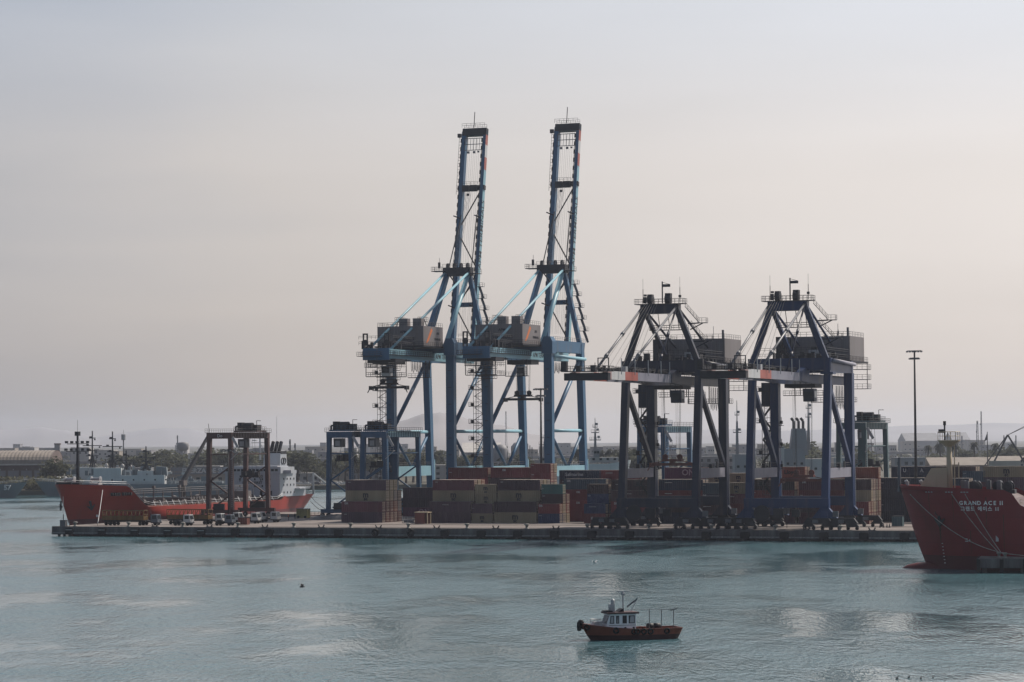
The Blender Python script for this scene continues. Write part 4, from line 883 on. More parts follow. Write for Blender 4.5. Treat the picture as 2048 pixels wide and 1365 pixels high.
# ------------------------------------------------------------------ floodlight masts
def floodlight(label, s, t, h, n=6, r=.32, rows=2):
    c = onpier('floodlight_mast', label, 'floodlight', s, t, 'floodlight masts'); m = MB().tube((0, 0, 0), (0, 0, h), r * 1.35, r * .7, n=10).build('mast', 'dark_steel', c, True)
    for k in range(rows):
        z = h - k * 1.9; wd = 1.9 - k * .7; MB().box(-wd, wd, -.1, .1, z - .1, z + .1).build('crossarm', 'dark_steel', c)
        for i in range(n): x = -wd + 2 * wd * i / (n - 1); MB().prism([(-.45, -.35), (.25, -.2), (.25, .1), (-.45, .05)], 'x', x - .26, x + .26).xform(Matrix.Translation((0, -.1, z - .1))).build('lamp', 'steel', c)
    return c
floodlight('tall dark floodlight mast rising between the second teal crane legs', s_at(1082, 92, 850), 92, 37.0)
floodlight('very tall dark floodlight mast behind the red bow', s_at(1830, 72, 800), 72, 45.3)
floodlight('slim grey floodlight mast in front of the rust-brown gantry', s_at(457, 22, 1000), 22, 20.2, 4, .2, 1)
# ------------------------------------------------------------------ trucks and trailers
mm('cab_white', (0.42, 0.43, 0.44), .4, var=.12, streak=.2); mm('cab_grey', (0.10, 0.12, 0.15), .4, var=.15, streak=.2)
def tractor(label, s, t, mt='cab_white', rz=0.0, bed=False):
    c = onpier('terminal_tractor', label, 'truck', s, t, 'terminal tractors', rz=rz)
    MB().box(-2.6, 2.4, -.5, .5, .75, 1.05).box(-2.7, -.2, -1.1, 1.1, 1.05, 1.22).box(-2.2, -.9, -.55, .55, 1.22, 1.5).build('chassis', 'dark_steel', c)
    cab = MB().prism([(.55, .85), (2.55, .85), (2.6, 1.55), (2.25, 2.95), (.65, 2.95), (.55, 2.6)], 'y', -1.15, 1.15).build('cab', mt, c)
    MB().box(.95, 2.2, -1.18, -1.14, 1.75, 2.65).build('side_window', 'glass', cab)
    MB().prism([(2.575, 1.66), (2.60, 1.66), (2.32, 2.76), (2.295, 2.76)], 'y', -1.0, 1.0).build('windscreen', 'glass', cab)
    MB().box(.55, 2.68, -1.2, 1.2, .6, .88).build('bumper', 'dark_steel', cab)
    for y in (-.85, .85): MB().box(2.6, 2.66, y - .18, y + .18, 1.05, 1.25).build('headlight', 'pale_steel', cab)
    MB().tube((.35, -.8, 1.2), (.35, -.8, 3.2), .09, n=6).build('exhaust_pipe', 'dark_steel', c)
    for x in (-1.9, 1.75):
        for y in (-1, 1): MB().lathe([(.25, -.16), (.5, -.14), (.52, 0), (.5, .14), (.25, .16)], (x, y * 1.0, .52), 14, 'y').build('wheel', 'rubber', c, True)
    return c
def truss_trailer(label, s, t, L=12.6, h=2.7):
    c = onpier('cage_trailer', label, 'trailer', s, t, 'cage trailers')
    MB().box(0, L, -.45, .45, .95, 1.3).box(0, L, -1.2, 1.2, 1.3, 1.45).build('chassis', 'dark_steel', c)
    for x in (1.1, 2.4, 3.7, L - 1.2):
        for y in (-1, 1): MB().lathe([(.25, -.16), (.5, -.14), (.52, 0), (.5, .14), (.25, .16)], (x, y, .52), 14, 'y').build('wheel', 'rubber', c, True)
    for y in (-1.2, 1.2):
        sd_ = MB().box(.05, L - .05, y - .04, y + .04, 1.45, 2.6).build('side_panel', 'yellow_frame', c)
        f = MB().box(0, L, y - .09, y + .09, 1.45 + h - .18, 1.45 + h); n = 10
        for i in range(n + 1): x = L * i / n; f.box(x - .07, x + .07, y - .08, y + .08, 1.45, 1.45 + h)
        for i in range(n): a = (L * i / n, y, 2.6); b = (L * (i + .6) / n, y, 1.3 + h); f.bar(a, b, .09)
        f.build('truss_side', 'yellow_frame', c)
    for x in (0, L): MB().box(x - .06, x + .06, -1.1, 1.1, 1.5, 2.6).box(x - .08, x + .08, -1.1, 1.1, 1.45 + h - .2, 1.45 + h).box(x - .06, x + .06, -1.1, 1.1, 2.9, 3.1).build('end_frame', 'yellow_frame', c)
    return c
S = lambda px, t: s_at(px, t, 1045)
truss_trailer('rusty yellow cage trailer standing at the pier corner', S(209, 11), 11)
truss_trailer('rusty yellow cage trailer hitched behind white tractors', S(338, 22), 22)
tractor('grey-cab tractor coupled to the corner cage trailer', S(302, 13), 13, 'cab_grey')
tractor('white-cab tractor with empty bed facing the yellow trailer', S(367, 12), 12)
tractor('white-cab tractor beside the grey one under the floodlight', S(431, 24), 24)
tractor('dark grey tractor parked below the slim floodlight', S(450, 14), 14, 'cab_grey')
tractor('white tractor beside the red generator box', S(502, 32), 32)
tractor('white tractor tucked behind another white tractor', S(512, 41), 41)
tractor('last white tractor of the parked row, towards the yellow hopper', S(541, 43), 43)
tractor('white tractor half hidden behind the floodlight mast', S(466, 34), 34)
# ------------------------------------------------------------------ small yard things
def skip(name, label, cat, s, t, L, Wd, h, mt, group=None):
    c = onpier(name, label, cat, s, t, group); MB().prism([(-L / 2, .15), (L / 2, .15), (L / 2, h), (-L / 2, h)], 'y', -Wd / 2, Wd / 2).build('body', mt, c)
    for k in range(5): x = -L / 2 + L * k / 4; MB().box(x - .06, x + .06, -Wd / 2 - .07, -Wd / 2, .15, h).build('rib', mt, c)
    MB().box(-L / 2 - .08, L / 2 + .08, -Wd / 2 - .09, Wd / 2 + .09, h, h + .12).build('rim', 'dark_steel', c); return c
o = skip('generator_box', 'rust-red generator box beside white tractors', 'generator', S(488, 18), 18, 2.6, 1.8, 2.0, 'rust_red')
MB().tube((.6, 0, 2.1), (.6, 0, 2.9), .12, n=6).build('exhaust_pipe', 'dark_steel', o)
o = skip('yellow_hopper', 'dull yellow hopper box on wheels near the ship stern', 'hopper', S(607, 80), 80, 3.4, 2.2, 2.7, 'olive')
for x in (-1.1, 1.1): MB().lathe([(.2, -.15), (.4, -.13), (.4, .13), (.2, .15)], (x, -1.25, .4), 10, 'y').build('wheel', 'rubber', o)
o = onpier('flat_cart', 'low dark flat cart beside the yellow hopper', 'cart', S(632, 82), 82)
MB().box(-2.4, 2.4, -1, 1, .7, .95).build('deck', 'rust_red', o); MB().rail([(-2.3, -.9, .95), (2.3, -.9, .95)], 1.0, 1.1).build('rail', 'steel', o)
for x in (-1.8, 1.8): MB().lathe([(.15, -.15), (.42, -.13), (.42, .13), (.15, .15)], (x, -.9, .42), 10, 'y').build('wheel', 'rubber', o)
o = onpier('timber_hut', 'small brown open hut beside the beige-lettered stack', 'hut', S(846, 36), 36)
MB().box(-2.0, 2.0, -1.4, 1.4, 3.0, 3.2).build('roof', 'buff', o); MB().box(-1.9, .9, -1.2, -1.05, 0, 2.9).box(-1.9, -1.75, -1.05, 1.2, 0, 2.9).box(-1.75, 1.7, 1.05, 1.2, 0, 2.9).build('wall', 'rust_red', o)
for y in (-1.1, 1.1): MB().box(1.65, 1.85, y - .1, y + .1, 0, 3).build('post', 'buff', o)
o = onpier('wire_cage', 'small pale wire cage crate on the apron', 'crate', S(818, 40), 40)
g = MB()
for x in (-1.6, 0, 1.6):
    for y in (-.8, .8): g.bar((x, y, 0), (x, y, 1.7), .1)
for z in (.2, .9, 1.7):
    for y in (-.8, .8): g.bar((-1.6, y, z), (1.6, y, z), .09)
    for x in (-1.6, 1.6): g.bar((x, -.8, z), (x, .8, z), .09)
g.build('frame', 'pale_steel', o); MB().box(-1.3, 1.3, -.6, .6, .22, .85).build('load', 'steel', o)
o = MB(); rnd = random.Random(3)
N = 16
for i in range(N + 1):
    for j in range(7):
        x = -7 + 14 * i / N; y = -1.6 + 3.2 * j / 6; o.v.append((x, y, max(0, 1.35 * math.sin(PI * j / 6) * (1 - abs(x / 7) ** 4) * (1 + .25 * rnd.uniform(-1, 1)))))
o.f = [(i * 7 + j, (i + 1) * 7 + j, (i + 1) * 7 + j + 1, i * 7 + j + 1) for i in range(N) for j in range(6)]
gv = o.build('gravel_heap', 'concrete'); gv.location = W(S(668, 70), 70); gv.rotation_euler = (0, 0, -A); tag(gv, 'long low grey gravel heap beyond the apron', 'gravel heap')
for i, px in enumerate((1760, 1767, 1774, 1779)):
    o = link('traffic_cone', MB().lathe([(.3, 0), (.3, .05), (.2, .06), (.05, 1.0), (.02, 1.02)], n=10).mesh('traffic_cone', 'dark_steel')); o.location = W(s_at(px, 24, 1053), 24); tag(o, 'dark traffic cone in the short row near the passage', 'traffic cone', 'cones in a row near the passage')
o = skip('yard_bin', 'dark green bin at the mouth of the passage', 'bin', S(1796, 30), 30, 2.6, 2, 2.6, 'gantry_green')
o = onpier('road_barrier', 'low pale concrete barrier near the tanker stern', 'barrier', S(575, 92), 92); MB().prism([(-.3, 0), (.3, 0), (.12, .9), (-.12, .9)], 'x', -7, 4).build('block', 'concrete', o)
def person(name, label, s, t, top, low, z=HQ, h=1.72, rz=0.0, stride=.12):
    """a small standing figure as one skin surface"""
    me = bpy.data.meshes.new('body'); k = h / 1.75
    P = [(0, 0, .95), (0, 0, 1.2), (0, 0, 1.42), (0, 0, 1.52), (0, 0.02, 1.66), (-.2, 0, 1.40), (-.27, .02, 1.12), (-.25, -.08, .88), (.2, 0, 1.40), (.27, .02, 1.12), (.25, -.08, .88), (-.1, stride, .5), (-.1, stride * .6, .08), (.1, -stride, .5), (.1, -stride * 1.2, .08), (-.1, stride * .6 - .14, .04), (.1, -stride * 1.2 - .14, .04)]
    E_ = [(0, 1), (1, 2), (2, 3), (3, 4), (2, 5), (5, 6), (6, 7), (2, 8), (8, 9), (9, 10), (0, 11), (11, 12), (0, 13), (13, 14), (12, 15), (14, 16)]
    Rr = [.15, .15, .14, .06, .115, .07, .055, .045, .07, .055, .045, .085, .05, .085, .05, .05, .05]
    me.from_pydata([(x * k, y * k, z_ * k) for x, y, z_ in P], E_, []); o = bpy.data.objects.new(name, me); C.objects.link(o)
    sk = o.modifiers.new('skin', 'SKIN'); o.modifiers.new('sub', 'SUBSURF').levels = 1
    for i, v in enumerate(me.skin_vertices[0].data): v.radius = (Rr[i] * k, Rr[i] * k); v.use_root = i == 0
    me.materials.append(M[low]); o.location = W(s, t, z); o.rotation_euler = (0, 0, -A + rz); tag(o, label, 'person')
    v_ = MB().lathe([(.16 * k, .88 * k), (.185 * k, 1.0 * k), (.19 * k, 1.3 * k), (.13 * k, 1.45 * k)], n=10).build('vest', top, o); MB().lathe([(.14 * k, 1.66 * k), (.13 * k, 1.74 * k), (.05 * k, 1.80 * k)], n=10).build('helmet', top, o)
    return o
person('person', 'worker in orange vest walking on the apron by low barrier', S(577, 62), 62, 'text_orange', 'navy')
person('person', 'worker in dark clothes standing beside the yellow hopper', S(590, 74), 74, 'navy', 'dark_steel', rz=.8)
person('person', 'worker standing on the deep blue crane house roof', 70.5 + 5.4, 4 + 31, 'navy', 'dark_steel', z=HQ + 48.2, rz=1.2)
# ------------------------------------------------------------------ hulls
def hull(L, B, zd, zwl=0.0, rake=5.0, over=3.0, nb=.22, ns=.18, flare=.55, tw=.7, zb=-1.2, ni=36, nj=9, bl=.45):
    """half-breadth surface lofted from stern (x=0) to bow (x=L); zd(u) deck height. returns mesh builder and deck outline"""
    m = MB(); edge = {1: [], -1: []}
    for sgn in (1, -1):
        base = len(m.v)
        for i in range(ni + 1):
            u = i / ni; u = 1 - (1 - u) ** 1.5 if u > .5 else u; u = min(1, u); zt = zd(u)
            for j in range(nj + 1):
                w = j / nj; z = zb + (zt - zb) * w; q = max(0, z) / max(1, zt)
                xs = L - rake + rake * q ** .85; x0 = -over * q ** .7 + over * .3
                x = x0 + u * (xs - x0); d = 1 - u
                kb = nb * (1.25 - flare * q * .6); bow = min(1, (d / kb)) ; bow = (1 - (1 - bow) ** 2.0) ** (1.0 - bl * q)
                st = tw * (.35 + .65 * q) + (1 - tw * (.35 + .65 * q)) * min(1, u / ns) ** .7
                m.v.append((x, sgn * (B / 2) * bow * st * (1 if j else .93), z))
                if j == nj: edge[sgn].append((x, sgn * (B / 2) * bow * st, zt))
        n = nj + 1
        for i in range(ni):
            for j in range(nj): m.f.append((base + i * n + j, base + (i + 1) * n + j, base + (i + 1) * n + j + 1, base + i * n + j + 1))
    k = (ni + 1) * (nj + 1)
    for j in range(nj): m.f.append((j, j + 1, k + j + 1, k + j))       # transom
    return m, edge
def deck(edge, drop=.05):
    d = MB(); n = len(edge[1]); d.v = [(x, y * .985, z - drop) for x, y, z in edge[1]] + [(x, y * .985, z - drop) for x, y, z in edge[-1]]
    d.f = [(i, i + 1, n + i + 1, n + i) for i in range(n - 1)]; return d
def two_tone(name, c1, c2, zsplit, var=.18, streak=.35, dirt=(.10, .05, .04), scale=.12, plates=0):
    m = mat(name, c1, .5, var=var, scale=scale, streak=streak, dirt=dirt); n = m.node_tree.nodes; l = m.node_tree.links; b = n['Principled BSDF']; src = b.inputs['Base Color'].links[0].from_socket
    tc = n.new('ShaderNodeTexCoord'); sx = n.new('ShaderNodeSeparateXYZ'); l.new(tc.outputs['Object'], sx.inputs[0])
    g = n.new('ShaderNodeMath'); g.operation = 'GREATER_THAN'; g.inputs[1].default_value = zsplit; l.new(sx.outputs['Z'], g.inputs[0])
    x = n.new('ShaderNodeMix'); x.data_type = 'RGBA'; l.new(g.outputs[0], x.inputs[0]); l.new(src, x.inputs[7]); x.inputs[6].default_value = (*c2, 1)
    if plates:
        sy = n.new('ShaderNodeCombineXYZ'); l.new(sx.outputs['X'], sy.inputs[0]); l.new(sx.outputs['Z'], sy.inputs[1])
        bk = n.new('ShaderNodeTexBrick'); bk.inputs['Scale'].default_value = 1.0; bk.inputs['Brick Width'].default_value = plates * 3; bk.inputs['Row Height'].default_value = plates; bk.inputs['Mortar Size'].default_value = .035; bk.inputs['Mortar Smooth'].default_value = .3; bk.inputs['Color1'].default_value = (1, 1, 1, 1); bk.inputs['Color2'].default_value = (.86, .86, .86, 1); bk.inputs['Mortar'].default_value = (.62, .62, .62, 1)
        l.new(sy.outputs[0], bk.inputs['Vector']); mu = n.new('ShaderNodeMix'); mu.data_type = 'RGBA'; mu.blend_type = 'MULTIPLY'; mu.inputs[0].default_value = .75; l.new(x.outputs[2], mu.inputs[6]); l.new(bk.outputs['Color'], mu.inputs[7]); l.new(mu.outputs[2], b.inputs['Base Color'])
        bp = n.new('ShaderNodeBump'); bp.inputs['Strength'].default_value = .5; bp.inputs['Distance'].default_value = .05; nz = n.new('ShaderNodeTexNoise'); nz.inputs['Scale'].default_value = .5; l.new(tc.outputs['Object'], nz.inputs['Vector']); l.new(nz.outputs['Fac'], bp.inputs['Height']); l.new(bp.outputs[0], b.inputs['Normal'])
    else: l.new(x.outputs[2], b.inputs['Base Color'])
    M[name] = m
def rope(name, label, a, b, sag, r=.06, mt='rope', n=14, group=None):
    a, b = Vector(a), Vector(b); pts = [a.lerp(b, i / n) - Vector((0, 0, sag * 4 * (i / n) * (1 - i / n))) for i in range(n + 1)]
    o = MB().path([p - a for p in pts], r, 5).build(name, mt); o.location = a; return tag(o, label, 'rope', group)
# ------------------------------------------------------------------ the red tanker across the pier head
two_tone('tanker_hull', (.29, .030, .019), (.13, .03, .035), 3.4, plates=2.4)
mm('tanker_deck', (.16, .06, .045), .8, var=.3); mm('pipe_grey', (.13, .12, .12), .6, var=.3)
TS = -146.5; TT0, TT1 = 27.5, 178.0; TL = TT1 - TT0
tk = thing('red_tanker', 'orange red product tanker with white deckhouse moored across the pier head', 'ship', W(TS, TT1, 0), -A - PI / 2)   # local +x points to the bow (towards -v)
def tz(u):
    f0, f1 = .80, .86
    if u > f1: return 12.6 + (u - f1) * 6
    if u > f0: return 6.4 + (12.6 - 6.4) * (u - f0) / (f1 - f0)
    return 6.4 if u > .21 else 7.6
hm, eg = hull(TL, 22.5, tz, rake=7, over=4, nb=.33, ns=.22, tw=.62, ni=60, nj=10, flare=.95, bl=.25)
th = hm.build('hull', 'tanker_hull', tk, True); deck(eg).build('deck', 'tanker_deck', tk)
MB().lathe([(.2, 0), (1.5, .6), (2.1, 2.2), (2.3, 4.5), (2.2, 9)], (TL - 3.5 - 9 + 3.2, 0, 0), 14, 'x').build('bulb', 'tanker_hull', th, True)
bl = [v for v in th.children]
bl[0].data.transform(Matrix.Rotation(PI, 4, 'Z') @ Matrix.Translation((-(TL - 9.3) * 2 + 2.0, 0, 0)))
bl[0].location.x = 0
r = MB()
for sg in (1, -1):
    pts = [p for p in eg[sg] if p[0] < TL * .985][::2]; r.rail([(x, y * .985, z) for x, y, z in pts], 1.1, 2.4, .05)
r.build('handrail', 'pale_steel', tk)
sm = MB().bar((0, 11.0, 6.45), (-1.0, 9.6, 8.0), .14).mesh('deck_stanchion', 'pale_steel')
for i in range(21):
    for sg in (1, -1): o = link('deck_stanchion', sm, tk); o.location = (36 + i * 3.9, 0, 0); o.scale = (1, sg, 1)
pp = MB()
for k in range(7): pp.tube((36, -3.6 + k * 1.2, 7.4 + .25 * (k % 3)), (TL * .8, -3.6 + k * 1.2, 7.4 + .25 * (k % 3)), .24, n=6)
for i in range(16): x = 38 + i * 6; pp.box(x, x + .3, -5, 5, 6.4, 8.4).box(x, x + .25, -5, -4.8, 8.4, 10.2).box(x, x + .25, 4.8, 5, 8.4, 10.2)
pp.build('pipe_rack', 'pipe_grey', tk)
cw = MB().box(34, TL * .82, 1.4, 2.4, 10.0, 10.15).rail([(34, 2.4, 10.15), (TL * .82, 2.4, 10.15)], 1.1, 2).rail([(34, 1.4, 10.15), (TL * .82, 1.4, 10.15)], 1.1, 2).build('catwalk', 'pipe_grey', tk)
for i, x in enumerate((52, 68, 86, 102, 116)):
    MB().lathe([(.9, 0), (.9, 1.6), (1.1, 1.8), (.3, 2.2)], (x, -7.5, 6.4), 10).build('tank_hatch', 'pipe_grey', tk); MB().tube((x + 4, 6, 6.4), (x + 4, 6, 11.5), .22, n=6).box(x + 3.6, x + 4.4, 5.6, 6.4, 11.4, 12.2).build('vent_post', 'pipe_grey', tk)
mn = MB()
for k in range(6):
    x = 82 + k * 1.8; mn.tube((x, -10.5, 8.2), (x, 10.5, 8.2), .28, n=6)
    for sg in (-1, 1): mn.tube((x, sg * 9.6, 6.4), (x, sg * 9.6, 8.2), .2, n=5).lathe([(.1, -.1), (.5, -.08), (.5, .08), (.1, .1)], (x, sg * 10.5, 8.2), 10, 'y')
mn.build('cargo_manifold', 'pipe_grey', tk)
# hose crane amidships
dc = MB().tube((78, 1, 6.4), (78, 1, 12.0), .9, .75, n=10).box(76.8, 79.2, .2, 1.8, 11.8, 13.3).build('hose_crane', 'pipe_grey', tk)
ja = Vector((78, .6, 12.4)); jb = Vector((61, 1, 27.2))
MB().bar(ja, jb, 1.1, 1.3, .55, .7).build('jib', 'dark_steel', dc); MB().path([jb, jb + Vector((-.3, 0, 1.5)), jb + Vector((.2, 0, 3.4))], .08).build('jib_antenna', 'dark_steel', dc)
MB().tube(ja + Vector((.6, 0, -.5)), ja.lerp(jb, .35), .2, n=6).build('jib_ram', 'pale_steel', dc)
# deckhouse
def windows(parent, xs, z, y=None, x=None, w=.5, h=.7, mt='glass', out=.03, name='window'):
    for q in xs:
        m = MB().box(q - w / 2, q + w / 2, y - out, y + out, z, z + h) if y is not None else MB().box(x - out, x + out, q - w / 2, q + w / 2, z, z + h)
        m.build(name, mt, parent)
HX = 31.0
hs = link('deckhouse', None, tk); hs.location = (HX - 34.0, 1.1, 1.48); hs.scale = (1, .89, .8)
MB().box(15, 34, -11, 11, 7.4, 10.6).box(22, 33.9, -10.9, 10.9, 10.6, 16.6).build('house_block', 'ship_white', hs)
MB().box(24, 34.2, -11.4, 11.4, 16.6, 19.2).box(25, 33, -9.5, 9.5, 19.2, 19.6).build('bridge', 'ship_white', hs)
windows(hs, [-9.8 + 1.5 * k for k in range(14)], 17.5, x=34.24, w=1.1, h=.9)
for z in (11.2, 13.9): windows(hs, [-8, -5, -2, 1, 4, 7], z, x=33.96, w=.55, h=.8)
for z in (8.6, 11.6, 14.0): windows(hs, [23.5, 26, 28.5, 31], z, y=11.05 if z < 10 else 10.96, w=.55, h=.8); windows(hs, [23.5, 26, 28.5, 31], z, y=-11.05 if z < 10 else -10.96, w=.55, h=.8)
windows(hs, [-7.5, -4.2, 3.6, 7.4], 7.7, x=34.05, w=1.0, h=2.0, mt='dark_steel', name='house_door')
letters('NO SMOKING', 1.35, 'text_black', hs, (34.0, 0, 15.4), (PI / 2, 0, PI / 2), .03); letters('SAFETY FIRST', 1.35, 'text_black', hs, (34.0, 0, 12.9), (PI / 2, 0, PI / 2), .03)
MB().box(28, 32, -14.4, -11.4, 16.6, 17.9).box(28, 32, 11.4, 14.4, 16.6, 17.9).build('bridge_wing', 'ship_white', hs)
MB().box(15.2, 23, 11.0, 13.0, 10.3, 10.5).box(15.2, 23, -13, -11.0, 10.3, 10.5).box(10, 18.9, -10.5, 10.5, 10.65, 10.85).build('boat_deck', 'ship_white', hs)
for k in range(5): MB().tube((12 + k * 1.6, 10, 7.6), (12 + k * 1.6, 10, 10.7), .12, n=5).build('deck_post', 'ship_white', hs)
for sg in (-1, 1): MB().prism([(16.5, 11.8), (17, 10.8), (21.5, 10.8), (22.5, 12.0), (21, 13.4), (17.5, 13.2)], 'y', sg * 12.0 - .9, sg * 12.0 + .9).build('lifeboat', 'red_band', hs) if sg < 0 else None
MB().rail([(34, -10.8, 19.6), (34, 10.8, 19.6)], 1.0, 1.8).rail([(10.2, 10.3, 10.85), (10.2, -10.3, 10.85), (15, -10.3, 10.85)], 1.0, 1.8).rail([(22.2, 10.8, 16.6), (24, 10.8, 16.6)], 1.0, 1.6).build('handrail', 'pale_steel', hs)
fu = MB().prism([(4, 10.8), (10.5, 10.8), (9.6, 21.6), (5.2, 22)], 'y', -3.0, 3.0).build('funnel', 'ship_white', tk); fu.location = (4.5, 0, 0)
MB().prism([(5.15, 22), (9.7, 21.6), (9.6, 20.9), (5.15, 20.9)], 'y', -3.05, 3.05).build('funnel_top', 'dark_steel', fu)
for y in (-1.5, 0, 1.4): MB().tube((7.4, y, 21.6), (5.6, y, 24.8), .6, n=8).build('exhaust_pipe', 'dark_steel', fu)
fe = MB()
for sg in (-1, 1):
    for k in (-1, 1): fe.torus((7.4 + k * .7, sg * 3.02, 18.6), .95, .2, 'y', 14, 5)
fe.build('funnel_emblem', 'text_black', fu)
mt_ = MB().tube((16, 0, 19), (16, 0, 29), .35, .2, n=8).box(15.8, 16.2, -3, 3, 24.5, 24.7).box(15.7, 16.3, -1.8, 1.8, 27.2, 27.4).box(15.5, 16.5, -2.6, -1.2, 25.2, 25.5)
mt_.tube((16, 2.4, 19.5), (16, .4, 24), .1, n=5).tube((14, 5, 19), (14, 5, 33), .05, n=4).lathe([(.1, 0), (.8, .5), (.8, 1.1), (.1, 1.6)], (16, 1.6, 27.4), 10); mt_.build('radar_mast', 'pale_steel', tk).location = (7, 0, 0)
MB().bar((3, 9.5, 14.5), (-4, 11, 11), .45).tube((3, 9.5, 7.6), (3, 9.5, 14.5), .35, n=8).build('stores_crane', 'pale_steel', tk)
# foremast and bow gear
fx = TL - 10.5
fm_ = MB().tube((fx, 0, 13), (fx, 0, 28.0), .5, .28, n=8)
for z, wd in ((22.5, 3.6), (24.6, 3.4)): fm_.box(fx - .12, fx + .12, -wd, wd, z, z + .2); [fm_.cbox((fx + .3, -wd + 2 * wd * k / 4, z + .6), (.6, .75, .65)) for k in range(5)]
fm_.ladder((fx - .6, 0, 13), (fx - .6, 0, 26), .5, 'y').tube((fx, 0, 28), (fx, 0, 31.5), .05, n=4).box(fx - .6, fx + .6, -.6, .6, 27, 28.2); fm_.build('foremast', 'dark_steel', tk)
for y in (-4.2, 4.2):
    wn_ = MB().lathe([(.4, -1.6), (.9, -1.5), (.9, -1.3), (.5, -1.2), (.5, 1.2), (.9, 1.3), (.9, 1.5), (.4, 1.6)], (fx - 3, y, 14.6), 12, 'y').box(fx - 4.2, fx - 1.8, y - 1.4, y + 1.4, 13.0, 13.6).build('windlass', 'pale_steel', tk)
MB().box(TL - 6.5, TL - 4.8, -3.6, 3.6, 13.2, 13.9).build('bow_fairlead', 'dark_steel', tk)
an = MB().prism([(-1.3, .4), (0, -1.2), (1.3, .4), (.3, 0), (.3, 1.6), (-.3, 1.6), (-.3, 0)], 'y', -.2, .2)
for sg in (-1, 1):
    o = an.mesh('anchor', 'dark_steel'); o = link('anchor', o, tk); o.location = (TL - 9.5, sg * 4.9, 7.0); o.rotation_euler = (0, .2, sg * -.7)

for k in range(9):
    if k != 4: MB().box(-.3, .3, -.35, .35, -.45, .45).build('faded_name_mark', 'text_black', tk).location = (TL - 15.5 - k * .85, 8.35 + k * .26, 10.3)
gt = MB().box(0, 4.6, -.4, 3.2, 0, 3.2).build('deck_tank', 'pipe_grey', tk); gt.location = (48, 6.0, 6.45)
bowp = tk.matrix_world
def tl(x, y, z): return W(TS, TT1, 0) + (-V) * x + U * y + Vector((0, 0, z))
rope('mooring_line', 'pale mooring line from the red bow down to the pier corner', tl(TL - 12, 7.2, 11.6), W(PL + 9.5, 8, HQ + .6), .25, .10, 'text_white')
rope('mooring_line', 'upper dark mooring line from the red stern', tl(2, 8, 7.0), W(s_at(672, 112, 1005), 112, HQ + 1.0), 1.2, .09, 'rope_dark')
rope('mooring_line', 'lower dark mooring line from the red stern', tl(3, 8.5, 5.2), W(s_at(668, 108, 1012), 108, HQ + .8), 1.2, .09, 'rope_dark')
# ------------------------------------------------------------------ the red bow on the right
two_tone('bow_red', (.21, .014, .019), (.10, .018, .021), 2.6, var=.2, streak=.3, dirt=(.05, .02, .015), scale=.1, plates=2.5)
GL = 118.0; bq = ground(1850, 1139, 0)
gy = R(17)     # the ship lies a little closer to the viewer's plane than the pier
ga = thing('red_cargo_ship', 'dark red ship bow with buff foremast behind the near jetty', 'ship', bq + Vector((math.cos(gy), -math.sin(gy), 0)) * (GL - 5.4) + Vector((math.sin(gy), math.cos(gy), 0)) * 4.5, -gy + PI)
def gz(u): return 15.0 + max(0, u - .8) * 5 if u > .815 else 11.6 + max(0, (u - .795) / .02) * 3.4 if u > .795 else 11.6
hm, eg = hull(GL, 20.5, gz, rake=5.4, over=3, nb=.20, ns=.2, tw=.7, ni=70, nj=12, flare=.75)
hm.build('hull', 'bow_red', ga, True); deck(eg, .9).build('deck', 'gantry_red', ga)
o = MB().lathe([(.15, -4.6), (.9, -4.2), (1.5, -3.2), (1.9, -1.6), (2.1, 1), (2.1, 6)], (0, 0, 0), 14, 'x').build('bulb', 'bow_red', ga, True); o.scale = (-1, 1, .95); o.location = (GL - 4.6, 0, -.75)
r = MB()
for sg in (1, -1): r.rail([(x, y * .985, z - .05) for x, y, z in eg[sg] if x < GL * .80][::2], 1.1, 2, .05)
r.build('handrail', 'buff', ga)
fx = GL - 9.6; zf = 15.2
f = MB().tube((fx, 0, zf - 1), (fx, 0, zf + 8.6), .62, .48, n=12).build('foremast', 'buff', ga, True)
MB().lathe([(.5, 0), (2.2, 1.1), (2.2, 1.25), (.4, 1.26)], (fx, 0, zf + 8.0), 12).build('mast_top', 'buff', f)
MB().rail([(fx + 2.1 * math.cos(2 * PI * k / 8), 2.1 * math.sin(2 * PI * k / 8), zf + 9.25) for k in range(9)], 1.6, 1.5, .06).build('mast_rail', 'buff', f)
MB().tube((fx + .8, 0, zf + 9), (fx + .8, 0, zf + 12.6), .17, n=6).cbox((fx + 1.4, 0, zf + 11), (1.1, .8, .7)).cbox((fx + .8, 0, zf + 12.5), (.5, .5, .8)).build('mast_light', 'dark_steel', f)
MB().ladder((fx - 1.0, 0, zf), (fx - 1.0, 0, zf + 9), .6, 'y', .7, .06).build('mast_ladder', 'buff', f)
MB().tube((fx - 1.8, 0, zf + 2), (fx - 1.8, 0, zf + 5.0), .12, n=5).box(fx - 1.9, fx, -.1, .1, zf + 4.4, zf + 4.6).build('mast_bracket', 'buff', f)
MB().prism([(fx + .4, zf - .9), (fx + 6.4, zf - .9), (fx + 3.4, zf + 3.9), (fx + .4, zf + 4.0)], 'y', -.5, .5).build('mast_housing', 'buff', ga)
